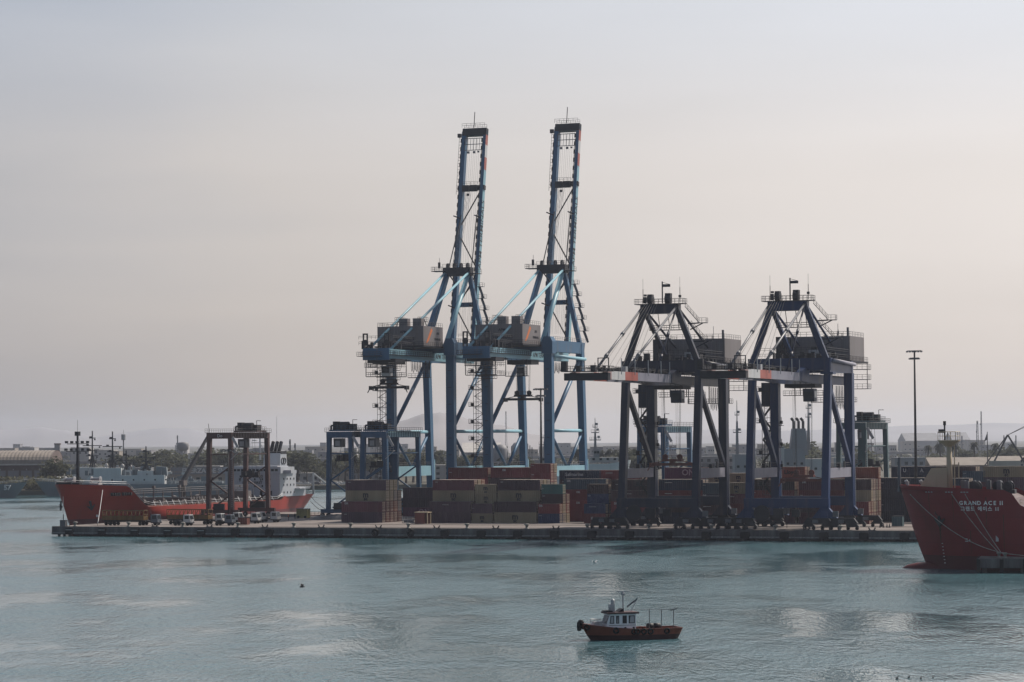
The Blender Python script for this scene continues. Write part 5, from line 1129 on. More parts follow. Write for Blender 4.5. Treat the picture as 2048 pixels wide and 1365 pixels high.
for i, (dx, y) in enumerate(((-4, -3), (-5.5, 3), (-9, -2), (-11.5, 2.4))):
    MB().lathe([(.4, -1.8), (.95, -1.7), (.95, -1.45), (.55, -1.4), (.55, 1.4), (.95, 1.45), (.95, 1.7), (.4, 1.8)], (fx + dx, y, zf + .4), 14, 'y').box(fx + dx - 1.3, fx + dx + 1.3, y - 1.6, y + 1.6, zf - .9, zf - .1).build('mooring_winch', 'dark_steel', ga)
    MB().lathe([(.1, -.4), (.6, -.35), (.6, .35), (.1, .4)], (fx + dx, y - 2.2, zf + .9), 10, 'y').box(fx + dx + 1.4, fx + dx + 2.2, y - .5, y + .5, zf - .9, zf + 1.5).build('winch_drive', 'steel', ga)
for dx in (3.6, 5.6, 8.4): MB().tube((fx + dx, -2.4, zf - .9), (fx + dx, -2.4, zf + 1.4), .3, n=8).tube((fx + dx, -2.4, zf + 1.4), (fx + dx + .5, -2.4, zf + 1.2), .35, n=8).build('deck_vent', 'pale_steel', ga)
MB().tube((fx + 9.6, 0, zf - .6), (fx + 9.6, 0, zf + 6.0), .35, .3, n=8).build('bow_post', 'steel', ga)
def hull_pt(x, z):     # a point on the port side near the bow (towards the camera)
    best = None
    for i, v in enumerate(hm.v):
        if v[1] > 0:
            d = (v[0] - x) ** 2 + (v[2] - z) ** 2 * 2
            if best is None or d < best[0]: best = (d, v)
    return best[1]
GM = Matrix.Translation(ga.location) @ Matrix.Rotation(-gy + PI, 4, 'Z')
def ga_letters(b, size, x, z, bold):
    """lettering set glyph by glyph along the flare of the bow"""
    for ch, dx in b:
        p, q, up = Vector(surf(x - dx, z)), Vector(surf(x - dx - .8, z)), Vector(surf(x - dx, z + 1.0))
        ex = (q - p).normalized(); ey = (up - p); ey = (ey - ex * ey.dot(ex)).normalized(); ez = ex.cross(ey)
        o = letters(ch, size, 'text_bright', ga, (0, 0, 0), (0, 0, 0), bold); P = p + ez * .03
        o.matrix_local = Matrix(((ex.x, ey.x, ez.x, P.x), (ex.y, ey.y, ez.y, P.y), (ex.z, ey.z, ez.z, P.z), (0, 0, 0, 1)))
def surf(x, z):
    """exact point of the lofted bow side (camera side, +y) at length x and height z"""
    lo, hi = .5, 1.0
    for _ in range(40):
        u = (lo + hi) / 2; zt = gz(u); q = max(0, z) / max(1, zt); xs = GL - 5.4 + 5.4 * q ** .85; x0 = -3 * q ** .7 + .9
        if x0 + u * (xs - x0) < x: lo = u
        else: hi = u
    d = 1 - u; kb = .20 * (1.25 - .75 * q * .6); bow = min(1, d / kb); bow = (1 - (1 - bow) ** 2.0) ** (1.0 - .45 * q)
    return (x, 10.25 * bow, z)
def spaced(txt, pitch):
    out = []; x = 0
    for ch in txt:
        k = pitch * (.45 if ch in 'I ' else .6 if ch == '|' else 1); 
        if ch != ' ': out.append((ch, x + k / 2))
        x += k
    return out
sx_ = GL - 12.6
ga_letters(spaced('GRAND ACE II', .86), 1.05, sx_, 12.65, .02)
ga_letters(spaced('그랜드 에이스 II', .95), .95, sx_ - .25, 11.55, .015)
for b, x, z, w_, h_ in (('mark', GL - 19.7, 6.1, .5, 1.2), ('mark', GL - 13.8, 5.9, .9, .16), ('mark', GL - 13.9, 5.45, .9, .16), ('mark', GL - 14.35, 5.65, .16, .5)):
    p = Vector(surf(x, z)); MB().box(-w_ / 2, w_ / 2, -.04, .05, -h_ / 2, h_ / 2).build('hull_mark', 'text_white', ga).location = p
p = Vector(surf(GL - 8.5, 9.3)); o = link('anchor', an.mesh('anchor', 'dark_steel'), ga); o.location = p + Vector((0, .12, 0)); o.rotation_euler = (0, 0, -.6)
MB().torus((0, 0, 0), .7, .25, 'y').build('hawse_pipe', 'bow_red', ga).location = p + Vector((0, .05, 1.6))
for k in range(7):
    ga_letters([('▬', 0)], .3, GL - 9.0 + .04 * k, 1.2 + k * .62, .01)
rs = mat('rust_run', (.09, .03, .018), .8, var=.5, scale=1.5); M['rust_run'] = rs
for x, z0, z1, w_ in ((GL - 8.5, 5.2, 8.9, .5), (GL - 11.4, 9.0, 14.2, .16), (GL - 6.6, 9.6, 14.3, .14), (GL - 17.8, 7.5, 13.8, .2), (GL - 21, 3.2, 10.5, .22), (GL - 14.6, 2.8, 7.4, .16)):
    m_ = MB(); zz = [z0 + (z1 - z0) * i / 8 for i in range(9)]
    for i, z in enumerate(zz): q = .25 + .75 * (i / 8); a_, b_ = Vector(surf(x - w_ * q / 2, z)), Vector(surf(x + w_ * q / 2, z)); m_.v += [tuple(a_ + Vector((0, .015, 0))), tuple(b_ + Vector((0, .015, 0)))]
    m_.f = [(2 * i, 2 * i + 1, 2 * i + 3, 2 * i + 2) for i in range(8)]; m_.build('rust_streak', 'rust_run', ga)
fa = MB()
for x in (GL - 6.2, GL - 10.2, GL - 13.2):
    for k in range(3): q = Vector(surf(x - k * .55, 14.7)); fa.box(q.x - .18, q.x + .18, q.y - .1, q.y + .06, q.z - .1, q.z + .1)
fa.build('fairlead', 'pale_steel', ga)
jb0 = jet(3.6, 3.4, 3.6); jb1 = jet(4.8, 1.0, 3.6)
rope('mooring_line', 'long sagging mooring line along the dark red bow', GM @ Vector(surf(GL - 2.6, 14.2)) + Vector((0, -.2, 0)), jb1, 2.0, .075)
rope('mooring_line', 'steep mooring line crossing the G of the white lettering', GM @ Vector(surf(GL - 11.2, 14.4)) + Vector((0, -.2, 0)), jb0, .5, .07)
rope('mooring_line', 'steep mooring line crossing the middle of the white lettering', GM @ Vector(surf(GL - 13.8, 14.4)) + Vector((0, -.2, 0)), jb0 + Vector((.4, 0, 0)), .4, .07)
rope('mooring_line', 'short mooring line lying across the near jetty', jb0, jet(12.5, 1.6, 2.85), .1, .07)
# ------------------------------------------------------------------ the small pilot boat
two_tone('boat_red', (.21, .062, .04), (.045, .018, .018), .62, var=.2, streak=.35, dirt=(.06, .03, .025), scale=.6)
b0, b1 = ground(1162, 1281, 0), ground(1354, 1276, 0); bl_ = (b1 - b0).length + .1; ba = math.atan2((b0 - b1).y, (b0 - b1).x)
bt_ = thing('pilot_boat', 'small red work boat with white cabin and tyre fenders on open water', 'boat', b1, ba)
def bz(u): return 1.36 + 1.95 * max(0, u - .45) ** 1.6
hm2, eg2 = hull(bl_, 3.9, bz, rake=1.35, over=.3, nb=.42, ns=.15, tw=.86, zb=-.3, ni=30, nj=8, flare=.5)
bh = hm2.build('hull', 'boat_red', bt_, True); deck(eg2, .32).build('deck', 'rust_red', bt_)
gw = MB()
for sg in (1, -1): gw.path([(x, y, z) for x, y, z in eg2[sg]], .07, 6)
gw.path([eg2[1][0], eg2[-1][0]], .07); gw.build('gunwale', 'rust_red', bh)
def by(x, sg, dz=0):
    e = min(eg2[sg], key=lambda p: abs(p[0] - x)); return Vector((e[0], e[1], e[2] + dz))
tyr = MB().torus((0, 0, 0), .30, .12, 'y', 16, 8).mesh('tyre_fender', 'rubber', True)
for sg in (1, -1):
    for x in (1.9, 3.9, 4.8, 5.7, 6.6, 8.6, 12.0):
        p = by(x, sg, -.32); o = link('tyre_fender', tyr, bt_); o.location = p + Vector((0, sg * .06, 0)); o.rotation_euler = (sg * -.12, 0, -.25 * sg * max(0, x - 9))
for y in (-.9, .5): o = link('tyre_fender', tyr, bt_); o.location = (-.12, y, .95); o.rotation_euler = (0, 0, PI / 2)
bf = MB().lathe([(.1, -.6), (.28, -.5), (.32, 0), (.28, .5), (.1, .6)], (bl_ + .12, 0, 1.75), 12, 'z').lathe([(.1, -.5), (.3, -.4), (.3, .4), (.1, .5)], (bl_ - .1, 0, 2.25), 10, 'y').build('bow_fender', 'rubber', bt_, True)
mm('cabin_paint', (.78, .79, .82), .45, var=.1, streak=.15, scale=.8); cbn = link('cabin', None, bt_); cx0, cx1 = 5.8, 9.3
MB().prism([(cx0, .9), (cx1 + .3, .9), (cx1 + .35, 2.05), (cx1 - .15, 3.75), (cx0, 3.75)], 'y', -1.25, 1.25).build('cabin_wall', 'cabin_paint', cbn)
MB().box(cx0 - .35, cx1 + .25, -1.5, 1.5, 3.76, 4.02).build('cabin_roof', 'gantry_red', cbn)
MB().box(cx0, cx1 + .05, -1.27, 1.27, 2.0, 2.06).build('rubbing_strip', 'text_black', cbn)
for sg in (1, -1):
    for x0, x1 in ((5.95, 6.75), (7.0, 7.55), (8.0, 8.4), (8.65, 9.25)):
        w_ = MB().prism([(x0, 2.3), (x1, 2.3), (x1 - (.12 if x1 > 8.5 else 0), 3.5), (x0, 3.5)], 'y', sg * 1.26 - .02, sg * 1.26 + .02).build('window_frame', 'text_black', cbn)
        MB().prism([(x0 + .12, 2.42), (x1 - .12, 2.42), (x1 - .22, 3.38), (x0 + .12, 3.38)], 'y', sg * 1.285 - .02, sg * 1.285 + .02).build('pane', 'glass' if x0 in (7.0,) else 'pale_steel', w_)
    for x in (6.1, 7.2, 8.4): MB().lathe([(.02, -.03), (.15, -.03), (.15, .03), (.02, .03)], (x, sg * 1.26, 1.62), 12, 'y').build('porthole', 'text_black', cbn)
MB().prism([(cx1 + .28, 2.3), (cx1 + .31, 2.3), (cx1 - .03, 3.5), (cx1 - .06, 3.5)], 'y', -1.05, 1.05).build('windscreen', 'glass', cbn)
MB().tube((7.1, 0, 4.0), (7.1, 0, 6.9), .09, n=8).box(6.35, 7.85, -.12, .12, 7.0, 7.16).lathe([(.1, 0), (.28, .1), (.28, .35), (.1, .5)], (7.1, 0, 6.5), 10).build('radar_mast', 'pale_steel', bt_)
MB().box(8.3, 8.9, -.4, .4, 4.02, 5.2).lathe([(.1, 0), (.25, .1), (.25, .7), (.1, .9)], (8.45, 0, 5.1), 10).cbox((8.9, .3, 4.9), (.35, .35, .5)).build('searchlight', 'pale_steel', bt_)
MB().prism([(7.2, 4.02), (8.0, 4.02), (7.4, 4.5), (7.2, 4.5)], 'y', -.7, .7).box(8.7, 9.6, -.8, .8, 4.02, 4.25).build('roof_box', 'text_black', bt_)
MB().tube((6.1, 0, 4.0), (5.1, 0, 6.2), .045, n=6).build('flag_pole', 'pale_steel', bt_)
fg = MB(); n_ = 8
for i in range(n_ + 1):
    q = i / n_; fg.v += [(5.15 + q * 1.5, .1 * math.sin(q * 7), 6.15 - q * 1.35 ), (5.45 + q * 1.1, .1 * math.sin(q * 7 + .5), 5.55 - q * .95)]
fg.f = [(2 * i, 2 * i + 2, 2 * i + 3, 2 * i + 1) for i in range(n_)]; fg.build('flag', 'steel', bt_)
aw = MB()
for x in (.9, 2.5, 4.1):
    for y in (1.45,): aw.tube((x, y, 1.0), (x, y, 4.3), .05, n=6)
for y in (1.45,): aw.tube((.4, y, 4.3), (6.2, y, 4.42), .045, n=6)
aw.bar((.4, 1.4, 4.5), (1.3, 1.4, 4.1), .12).build('awning_frame', 'steel', bt_)
for x, w_ in ((2.6, .7), (3.5, .75)): MB().lathe([(.1, -.45), (.36, -.42), (.38, 0), (.36, .42), (.1, .45)], (x, -.2, 1.55), 12, 'x').build('deck_drum', 'dark_steel', bt_, True)
fr = MB().rail([(9.9, -.75, 2.0), (10.6, -.7, 2.0), (11.2, -.55, 2.05)], .55, .5, .035).rail([(9.9, .75, 2.0), (10.6, .7, 2.0), (11.2, .55, 2.05)], .55, .5, .035).build('fore_rail', 'pale_steel', bt_)
MB().prism([(9.9, 1.7), (11.3, 1.8), (11.0, 2.25), (10.0, 2.35)], 'y', -.55, .55).build('fore_hatch', 'white', bt_)

for o in bt_.children:
    if o.name.split('.')[0] in ('cabin', 'radar_mast', 'searchlight', 'roof_box', 'flag_pole', 'flag', 'awning_frame'): o.scale = (1, 1, .82); o.location.z = .17
# ------------------------------------------------------------------ gulls
def gull(label, p, dark, rz):
    g = thing('gull', label, 'bird', p, rz); mt = 'dark_steel' if dark else 'white'
    MB().lathe([(.01, -.28), (.07, -.2), (.1, 0), (.08, .15), (.05, .22), (.06, .27), (.01, .34)], (0, 0, 0), 8, 'x').add([(-.26, -.03, 0), (-.26, .03, 0), (-.5, .12, .01), (-.5, -.12, .01)], [(0, 1, 2, 3)]).build('body', mt, g, True)
    for sg in (1, -1):
        w_ = MB(); P = [(0, .06, .04, .22), (0.04, .45, .30, .20), (-.05, .8, .30, .12), (-.2, 1.08, .16, .03)]
        w_.v = [(x + c / 2, sg * y, z) for x, y, z, c in P] + [(x - c / 2, sg * y, z - .01) for x, y, z, c in P]; w_.f = [(i, i + 1, 5 + i, 4 + i) for i in range(3)]; w_.build('wing', mt, g)
for k, px in enumerate((1794, 1818, 1842, 1866)):
    g_ = thing('floating_bird', 'small dark bird floating among three others on open water', 'bird', ground(px, 1357 - (k % 2) * 2, .06), .4 * k, 'birds floating on the water'); g_.scale = (.6, .6, .6); MB().lathe([(.01, -.32), (.1, -.22), (.15, 0), (.11, .16), (.03, .24)], (0, 0, .04), 8, 'x').build('body', 'dark_steel', g_, True); MB().tube((.16, 0, .1), (.2, 0, .3), .045, n=6).lathe([(.01, -.07), (.06, -.03), (.06, .04), (.015, .13)], (.22, 0, .31), 8, 'x').build('head', 'dark_steel', g_, True)
gull('dark gull gliding low over the open water', at(604, 1174, 300), True, .3)
gull('white gull gliding near the red work boat', at(1190, 1126, 380), False, 2.6)
# ------------------------------------------------------------------ the far shore
def wz(name, c, **k): mm(name, c, **k)
wz('navy_grey', (.14, .165, .185), var=.15, streak=.2, scale=.1); wz('navy_dark', (.055, .08, .105), var=.15, streak=.2, scale=.1); wz('navy_pale', (.44, .46, .47), var=.1, streak=.2)
wz('roof_sheet', (.22, .19, .165), var=.2, scale=.2); wz('wall_brown', (.115, .085, .08), var=.25, scale=.2); wz('wall_pale', (.36, .35, .35), var=.2, scale=.15, streak=.2); wz('wall_grey', (.20, .20, .215), var=.2, scale=.1, streak=.2); wz('wall_tan', (.28, .245, .21), var=.2, scale=.15, streak=.2)
wz('bark', (.07, .055, .045), var=.3, scale=1.0); wz('car_white', (.5, .5, .5), var=.1); wz('car_dark', (.07, .07, .08), var=.1); wz('roof_pale', (.42, .40, .38), var=.15)
def leaf_mat(name, c1, c2):
    m = mat(name, c1, .9, var=.4, scale=.6, rnd=.2, spec=.05); n = m.node_tree.nodes; l = m.node_tree.links; b = n['Principled BSDF']; t = n.new('ShaderNodeBsdfTranslucent'); x = n.new('ShaderNodeMixShader'); x.inputs[0].default_value = .45
    l.new(b.inputs['Base Color'].links[0].from_socket, t.inputs['Color']); l.new(b.outputs[0], x.inputs[1]); l.new(t.outputs[0], x.inputs[2]); l.new(x.outputs[0], n['Material Output'].inputs['Surface']); return m
M['leaf'] = leaf_mat('foliage', (.095, .100, .070), 0); M['leaf_dry'] = leaf_mat('foliage_dry', (.12, .118, .075), 0); M['leaf_palm'] = leaf_mat('palm_foliage', (.075, .08, .06), 0)
rt = random.Random(11)
def crown(h, w, n=420, base=.32, seed=0, leaf=.55, palm=False):
    q = random.Random(seed); m = MB(); lobes = [(q.uniform(-.28, .28) * w, q.uniform(-.28, .28) * w, h * q.uniform(base + .14, .84), w * q.uniform(.2, .34)) for _ in range(9)] + [(0, 0, h * .86, w * .22)]
    for i in range(n):
        cx, cy_, cz, r = q.choice(lobes); d = Vector((q.gauss(0, 1), q.gauss(0, 1), q.gauss(0, 1))).normalized() * r * q.uniform(.55, 1.08); p = Vector((cx, cy_, cz)) + Vector((d.x, d.y, d.z * .85))
        a = Vector((q.gauss(0, 1), q.gauss(0, 1), q.gauss(0, .7))).normalized() * leaf * q.uniform(.6, 1.3); b = Vector((q.gauss(0, 1), q.gauss(0, 1), q.gauss(0, .7))).normalized() * leaf * q.uniform(.5, 1.1)
        m.add([p - a, p + b, p + a, p - b * .8], [(0, 1, 2, 3)])
    return m
_tm = []
for k in range(4):
    hh, ww = ((9, 7.5), (11, 8), (8, 9), (12, 6.5))[k]
    t = MB().tube((0, 0, 0), (.15, .1, hh * .42), .32, .2, n=7)
    for a in range(5): t.tube((.1, .05, hh * .34), (math.cos(a * 1.26) * ww * .26, math.sin(a * 1.26) * ww * .26, hh * .66), .14, .05, n=5)
    _tm.append((t.mesh('trunk', 'bark'), crown(hh, ww, 520, seed=k).mesh('crown', 'leaf'), hh))
_pm = []
for k in range(2):
    q = random.Random(40 + k); m = MB(); hh = 9 + k * 2
    for a in range(34):
        an_ = a * 2.4; el = q.uniform(-.75, 1.2); L = q.uniform(1.7, 2.5); d = Vector((math.cos(an_) * math.cos(el), math.sin(an_) * math.cos(el), math.sin(el))); p = Vector((0, 0, hh)); sdw = d.cross(Vector((0, 0, 1))).normalized()
        for j in range(3):
            a0, a1 = p + d * (L * j / 3) - Vector((0, 0, .22 * j * j)), p + d * (L * (j + 1) / 3) - Vector((0, 0, .22 * (j + 1) ** 2)); w0, w1 = (.3, .36, .26, .04)[j], (.3, .36, .26, .04)[j + 1]; m.add([a0 - sdw * w0, a0 + sdw * w0, a1 + sdw * w1, a1 - sdw * w1], [(0, 1, 2, 3)])
    m.lathe([(.2, -.9), (.75, -.5), (.6, .3), (.1, .5)], (0, 0, hh - .5), 9)
    _pm.append((MB().tube((0, 0, 0), (.1, 0, hh * .5), .3, .24, n=7).tube((.1, 0, hh * .5), (0, 0, hh), .24, .26, n=7).mesh('trunk', 'bark'), m.mesh('crown', 'leaf_palm'), hh))
def tree(px, Y, ytop, label, group, palm=False, z0=2.3, wide=1.0, k=None):
    p = at(px, 900, Y); zt = at(px, ytop, Y).z; tm = (_pm if palm else _tm); k = rt.randrange(len(tm)) if k is None else k; a, b, hh = tm[k]
    o = thing('palm_tree' if palm else 'tree', label, 'palm tree' if palm else 'tree', (p.x, Y, z0), rt.uniform(0, 6), group); sc_ = (zt - z0) / hh
    for nm, me in (('trunk', a), ('crown', b)): c = link(nm, me, o); c.scale = (sc_ * wide, sc_ * wide, sc_)
    return o
GT = 'trees on the far shore'
for px, Y, yt, w_ in ((594, 1520, 899, 1.9), (580, 1545, 903, 1.3), (565, 1560, 908, 1.2), (614, 1480, 902, .8), (628, 1530, 912, 1.3), (640, 1455, 935, 1.2), (606, 1555, 906, 1.4)): tree(px, Y, yt, 'dark broad tree in the clump behind the tanker stern', GT, wide=w_)
for px, Y, yt, w_ in ((676, 1480, 918, 1.0), (662, 1500, 914, 1.4), (690, 1520, 908, 1.4), (716, 1500, 912, 1.2), (741, 1520, 909, 1.3), (705, 1540, 905, 1.3)): tree(px, Y, yt, 'grey-green tree seen between the blue gantry legs', GT, wide=w_)
for px, Y, yt, w_ in ((322, 1750, 897, 1.5), (311, 1760, 908, 1.2), (293, 1800, 904, .9), (338, 1700, 912, 1.4), (352, 1720, 908, 1.5), (404, 1700, 899, .9), (428, 1690, 901, 1.6), (447, 1660, 905, .9), (480, 1660, 898, 1.0), (258, 1750, 912, 1.4), (273, 1730, 914, 1.3), (238, 1760, 910, 1.4), (505, 1700, 902, 1.4), (530, 1680, 904, 1.4)): tree(px, Y, yt, 'hazy tree rising above the grey warships', GT, wide=w_)
for px, Y, yt, w_ in ((103, 1370, 925, .5), (111, 1365, 918, 1.0), (118, 1372, 922, .9)): tree(px, Y, yt, 'dark tree at the end of the barrel-roofed warehouse', GT, wide=w_)
for px, Y, yt, w_ in ((812, 1480, 906, 1.2), (826, 1500, 900, 1.2), (842, 1470, 904, 1.1), (918, 1470, 910, 1.2), (935, 1500, 909, 1.4), (950, 1480, 907, 1.1), (878, 1700, 898, .9), (1040, 1450, 905, 1.2), (1055, 1460, 912, 1.1), (1010, 1480, 915, 1.4)): tree(px, Y, yt, 'dark tree seen beneath the teal crane braces', GT, wide=w_)
for px, Y, yt, w_ in ((1255, 1480, 900, 1.2), (1268, 1500, 902, 1.3), (1278, 1490, 898, 1.0), (1580, 1500, 888, 1.1), (1598, 1490, 890, 1.3), (1612, 1520, 886, 1.2), (1715, 1500, 898, 1.3), (1727, 1520, 896, 1.2), (1245, 1500, 905, 1.2)): tree(px, Y, yt, 'hazy tree seen between the navy crane legs', GT, wide=w_)
for px, Y, yt, w_ in ((1858, 1650, 912, 1.5), (1875, 1640, 908, 1.3), (1925, 1660, 897, 1.5), (1940, 1660, 900, 1.2), (1985, 1650, 897, 1.3), (2012, 1600, 893, 1.2), (2035, 1600, 899, 1.3), (2050, 1610, 896, 1.2), (1978, 1640, 905, 1.4)): tree(px, Y, yt, 'hazy tree behind the tan-roofed shed', GT, wide=w_)
GP = 'palms on the far shore'
for px, Y, yt in ((869, 1450, 909), (905, 1470, 905)): tree(px, Y, yt, 'round-headed palm beside the first teal crane leg', GP, True)
for px, Y, yt in ((1881, 1620, 888), (1911, 1640, 890), (1949, 1620, 887), (1991, 1620, 889), (1856, 1700, 893), (2024, 1640, 892)): tree(px, Y, yt, 'tall palm along the road behind the buff foremast', GP, True)
for px, Y, yt in ((1156, 1480, 903), (1165, 1500, 904), (1218, 1500, 902), (1232, 1490, 904), (1203, 1510, 905)): tree(px, Y, yt, 'small palm behind the pale harbour ship', GP, True)
# far wood that reads as one mass
fw = MB(); q = random.Random(5)
for i in range(5200):
    px = q.uniform(-60, 2110); Y = q.uniform(1850, 3300); h = q.uniform(0, 9.5) * (.55 + .45 * math.sin(px * .021) * math.sin(px * .007 + Y * .004)); p = at(px, 900, Y); s_ = q.uniform(1.4, 3.2)
    a = Vector((q.gauss(0, 1), q.gauss(0, 1), q.gauss(0, .8))).normalized() * s_; b = Vector((q.gauss(0, 1), q.gauss(0, 1), q.gauss(0, .8))).normalized() * s_; c = Vector((p.x, Y, 2.3 + max(0, h))); fw.add([c - a, c + b, c + a, c - b], [(0, 1, 2, 3)])
tag(fw.build('far_wood', 'leaf'), 'far-off band of trees along the hazy plain', 'wood', kind='stuff')
sh = MB()
for i in range(2600):
    px = q.uniform(-120, 165); Y = q.uniform(1334, 1350); p = at(px, 900, Y); h = abs(q.gauss(0, 1.6)); s_ = q.uniform(.5, 1.1); a = Vector((q.gauss(0, 1), q.gauss(0, 1), q.gauss(0, 1))).normalized() * s_; b = Vector((q.gauss(0, 1), q.gauss(0, 1), q.gauss(0, 1))).normalized() * s_; c = Vector((p.x, Y, 3.0 + min(5.5, h * 1.7))); sh.add([c - a, c + b, c + a, c - b], [(0, 1, 2, 3)])
tag(sh.build('shore_scrub', 'leaf_dry'), 'green scrub along the quay behind the warships', 'scrub', kind='stuff')
# ------------------------------------------------------------------ buildings
def block(label, px0, px1, yt, Y, mt='wall_pale', D=16, rows=2, cols=0, z0=2.3, roof=None, group='buildings on the far shore', name='building', win='glass', pitch=0):
    a, b = at(px0, yt, Y), at(px1, yt, Y); H = max(2.5, (a.z + b.z) / 2 - z0); Wd = b.x - a.x; o = thing(name, label, 'building', ((a.x + b.x) / 2, Y, z0), 0, group)
    MB().box(-Wd / 2, Wd / 2, 0, D, 0, H).build('wall', mt, o)
    if pitch: MB().prism([(-.6, H + .02), (D / 2, H + pitch), (D + .6, H + .02)], 'x', -Wd / 2 - .6, Wd / 2 + .6).build('roof', roof or 'roof_sheet', o)
    else: MB().box(-Wd / 2 - .25, Wd / 2 + .25, -.25, D + .25, H, H + .45).build('roof', roof or mt, o)
    cols = cols or max(2, int(Wd / 4))
    for r_ in range(rows):
        for c_ in range(cols):
            x = -Wd / 2 + Wd * (c_ + .5) / cols; z = H * (r_ + .38) / rows; ww = min(1.8, Wd / cols * .55); hh = min(1.6, H / rows * .45); w = MB().box(x - ww / 2, x + ww / 2, -.06, .0 - .01, z, z + hh).build('window', 'glass', o)
    return o
# barrel-roofed warehouse
a, b = at(-150, 930, 1385), at(103, 930, 1385); Wd = b.x - a.x; wh = thing('warehouse', 'long brown warehouse with ribbed barrel roof behind the warships', 'warehouse', (a.x, 1385, 2.3)); He = a.z - 2.3
MB().box(0, Wd, 0, 34, 0, He - .6).build('wall', 'wall_brown', wh); MB().box(-.4, Wd + .6, -1.2, -.05, He - .6, He + .1).build('gutter', 'roof_pale', wh)
prof = [(17 - 18 * math.cos(PI * i / 14), He + 6.6 * math.sin(PI * i / 14) ** .8) for i in range(15)]
rib = MB(); nx = int(Wd / .9)
for i in range(nx + 1):
    x = Wd * i / nx
    for k_, (y, z) in enumerate(prof): rib.v.append((x, y, z + (.16 if i % 2 else 0)))
rib.f = [(i * 15 + j, (i + 1) * 15 + j, (i + 1) * 15 + j + 1, i * 15 + j + 1) for i in range(nx) for j in range(14)]; rib.build('roof', 'roof_sheet', wh)
MB().prism(prof, 'x', Wd - .2, Wd - .1).build('gable', 'wall_brown', wh)
for i in range(9):
    x = 2 + i * (Wd - 4) / 9; dw = (Wd - 4) / 9 - 1.2; d_ = MB().box(x, x + dw, -.12, -.01, 1.0, He - 3.2).build('door_panel', 'wall_grey', wh); MB().box(x + .5, x + dw - .5, -.18, -.13, He * .34, He * .40).build('door_bar', 'wall_brown', d_)
    MB().box(x + dw * .5 - .2, x + dw * .5 + .2, -.35, -.13, He - 3.0, He - 2.4).build('wall_lamp', 'pale_steel', wh)
# submarine base building with lettering
o = block('low pale building with white roof lettering behind the tanker deck', 330, 462, 945, 1440, 'wall_tan', 14, 1, 9, group='harbour offices')
letters('FUERZA DE SUB', 3.4, 'white', o, (4, -.3, 7.6), NEAR, .1); MB().box(-14, 22, -.2, -.05, 5.9, 9.5).build('sign_board', 'wall_grey', o)
B_ = [('long low grey shed behind the warship masts', 150, 300, 938, 1560, 'wall_grey', 1), ('cream block beside the leaning jib', 388, 440, 934, 1600, 'wall_pale', 2), ('flat white roofed hall beyond the tanker house', 590, 700, 940, 1600, 'wall_tan', 1), ('pale low office near the parked cars', 600, 640, 948, 1500, 'wall_pale', 1),
      ('grey hall behind the blue gantries', 700, 790, 935, 1580, 'wall_grey', 2), ('white box building behind the first teal crane', 755, 775, 923, 1500, 'wall_pale', 3), ('terraced pale office under the hill', 866, 905, 932, 1500, 'wall_pale', 3), ('cream house near the round palm', 908, 960, 936, 1540, 'wall_tan', 2),
      ('wide hall behind the second teal crane', 985, 1090, 922, 1560, 'wall_grey', 2), ('white store beside the pale harbour ship', 1240, 1300, 915, 1520, 'wall_pale', 2), ('pale works building among the navy crane legs', 1395, 1470, 915, 1540, 'wall_grey', 3), ('grey dock office between the navy cranes', 1660, 1720, 912, 1500, 'wall_pale', 2),
      ('low grey workshop beyond the passage', 1790, 1850, 917, 1500, 'wall_grey', 2)]
for lb, x0, x1, yt, Y, mt, rw in B_: block(lb, x0, x1, yt, Y, mt, rows=rw)
block('long tan-roofed shed behind the red bow', 1862, 1998, 931, 1500, 'wall_brown', 30, 1, 14, roof='roof_sheet', pitch=4.2, name='shed'); block('square olive works behind the dark red bow', 1990, 2060, 924, 1480, 'wall_tan', 20, 2, 6); block('tan shed with pale hipped roof behind the bow', 2000, 2100, 927, 1560, 'wall_brown', 30, 1, 9, roof='roof_sheet', pitch=4, name='shed')
block('dark hangar with white curved roof below the hill', 925, 1000, 905, 2600, 'wall_grey', 60, 1, 6, roof='roof_pale', pitch=9, name='hangar')
GH = 'far hangars in the haze'
for i, (x0, x1, yt, Y) in enumerate(((1812, 1880, 882, 4300), (1905, 1940, 880, 4500))): block(['broad hazy hangar with sloping roof on the plain', 'narrower hazy hangar with stepped roof on the plain'][i], x0, x1, yt, Y, 'wall_grey', 90, 1, 4, roof='wall_grey', pitch=12, group=GH, name='hangar')
q = random.Random(21)
mts = ['wall_pale', 'wall_grey', 'wall_tan']; gaps = [i for i in range(-40, 2100, 26)]
sides = ['near the water tower', 'near the brick chimney', 'under the hazy hill', 'near the lattice masts', 'beyond the viaduct']
for i, px in enumerate(gaps):
    Y = q.uniform(2500, 4200); w_ = q.uniform(12, 44); yt = (884 if px < 700 else 880 if px < 1400 else 874) + q.uniform(11, 24) - (Y > 3600) * 4
    d_ = sides[0] if 300 < px < 430 else sides[1] if px < 200 else sides[2] if 760 < px < 1060 else sides[3] if px > 1900 else sides[4]
    block('small hazy city block ' + d_, px, px + w_, yt, Y, q.choice(mts), 30, 2, 3, group='hazy city blocks ' + d_)
for i, (x0, x1, yt, Y) in enumerate(((26, 40, 889, 5200), (44, 60, 894, 5000), (640, 652, 886, 5200), (1608, 1618, 862, 6000), (105, 112, 897, 3000))): block(['slim hazy tower block above the warehouse roof', 'wide hazy tower block beside the slim one', 'lone hazy tower near the tree clump', 'tall hazy tower beyond the dredger funnel', 'short hazy works beside the brick chimney'][i], x0, x1, yt, Y, 'wall_grey', 30, 4, 3, group='hazy tower blocks')
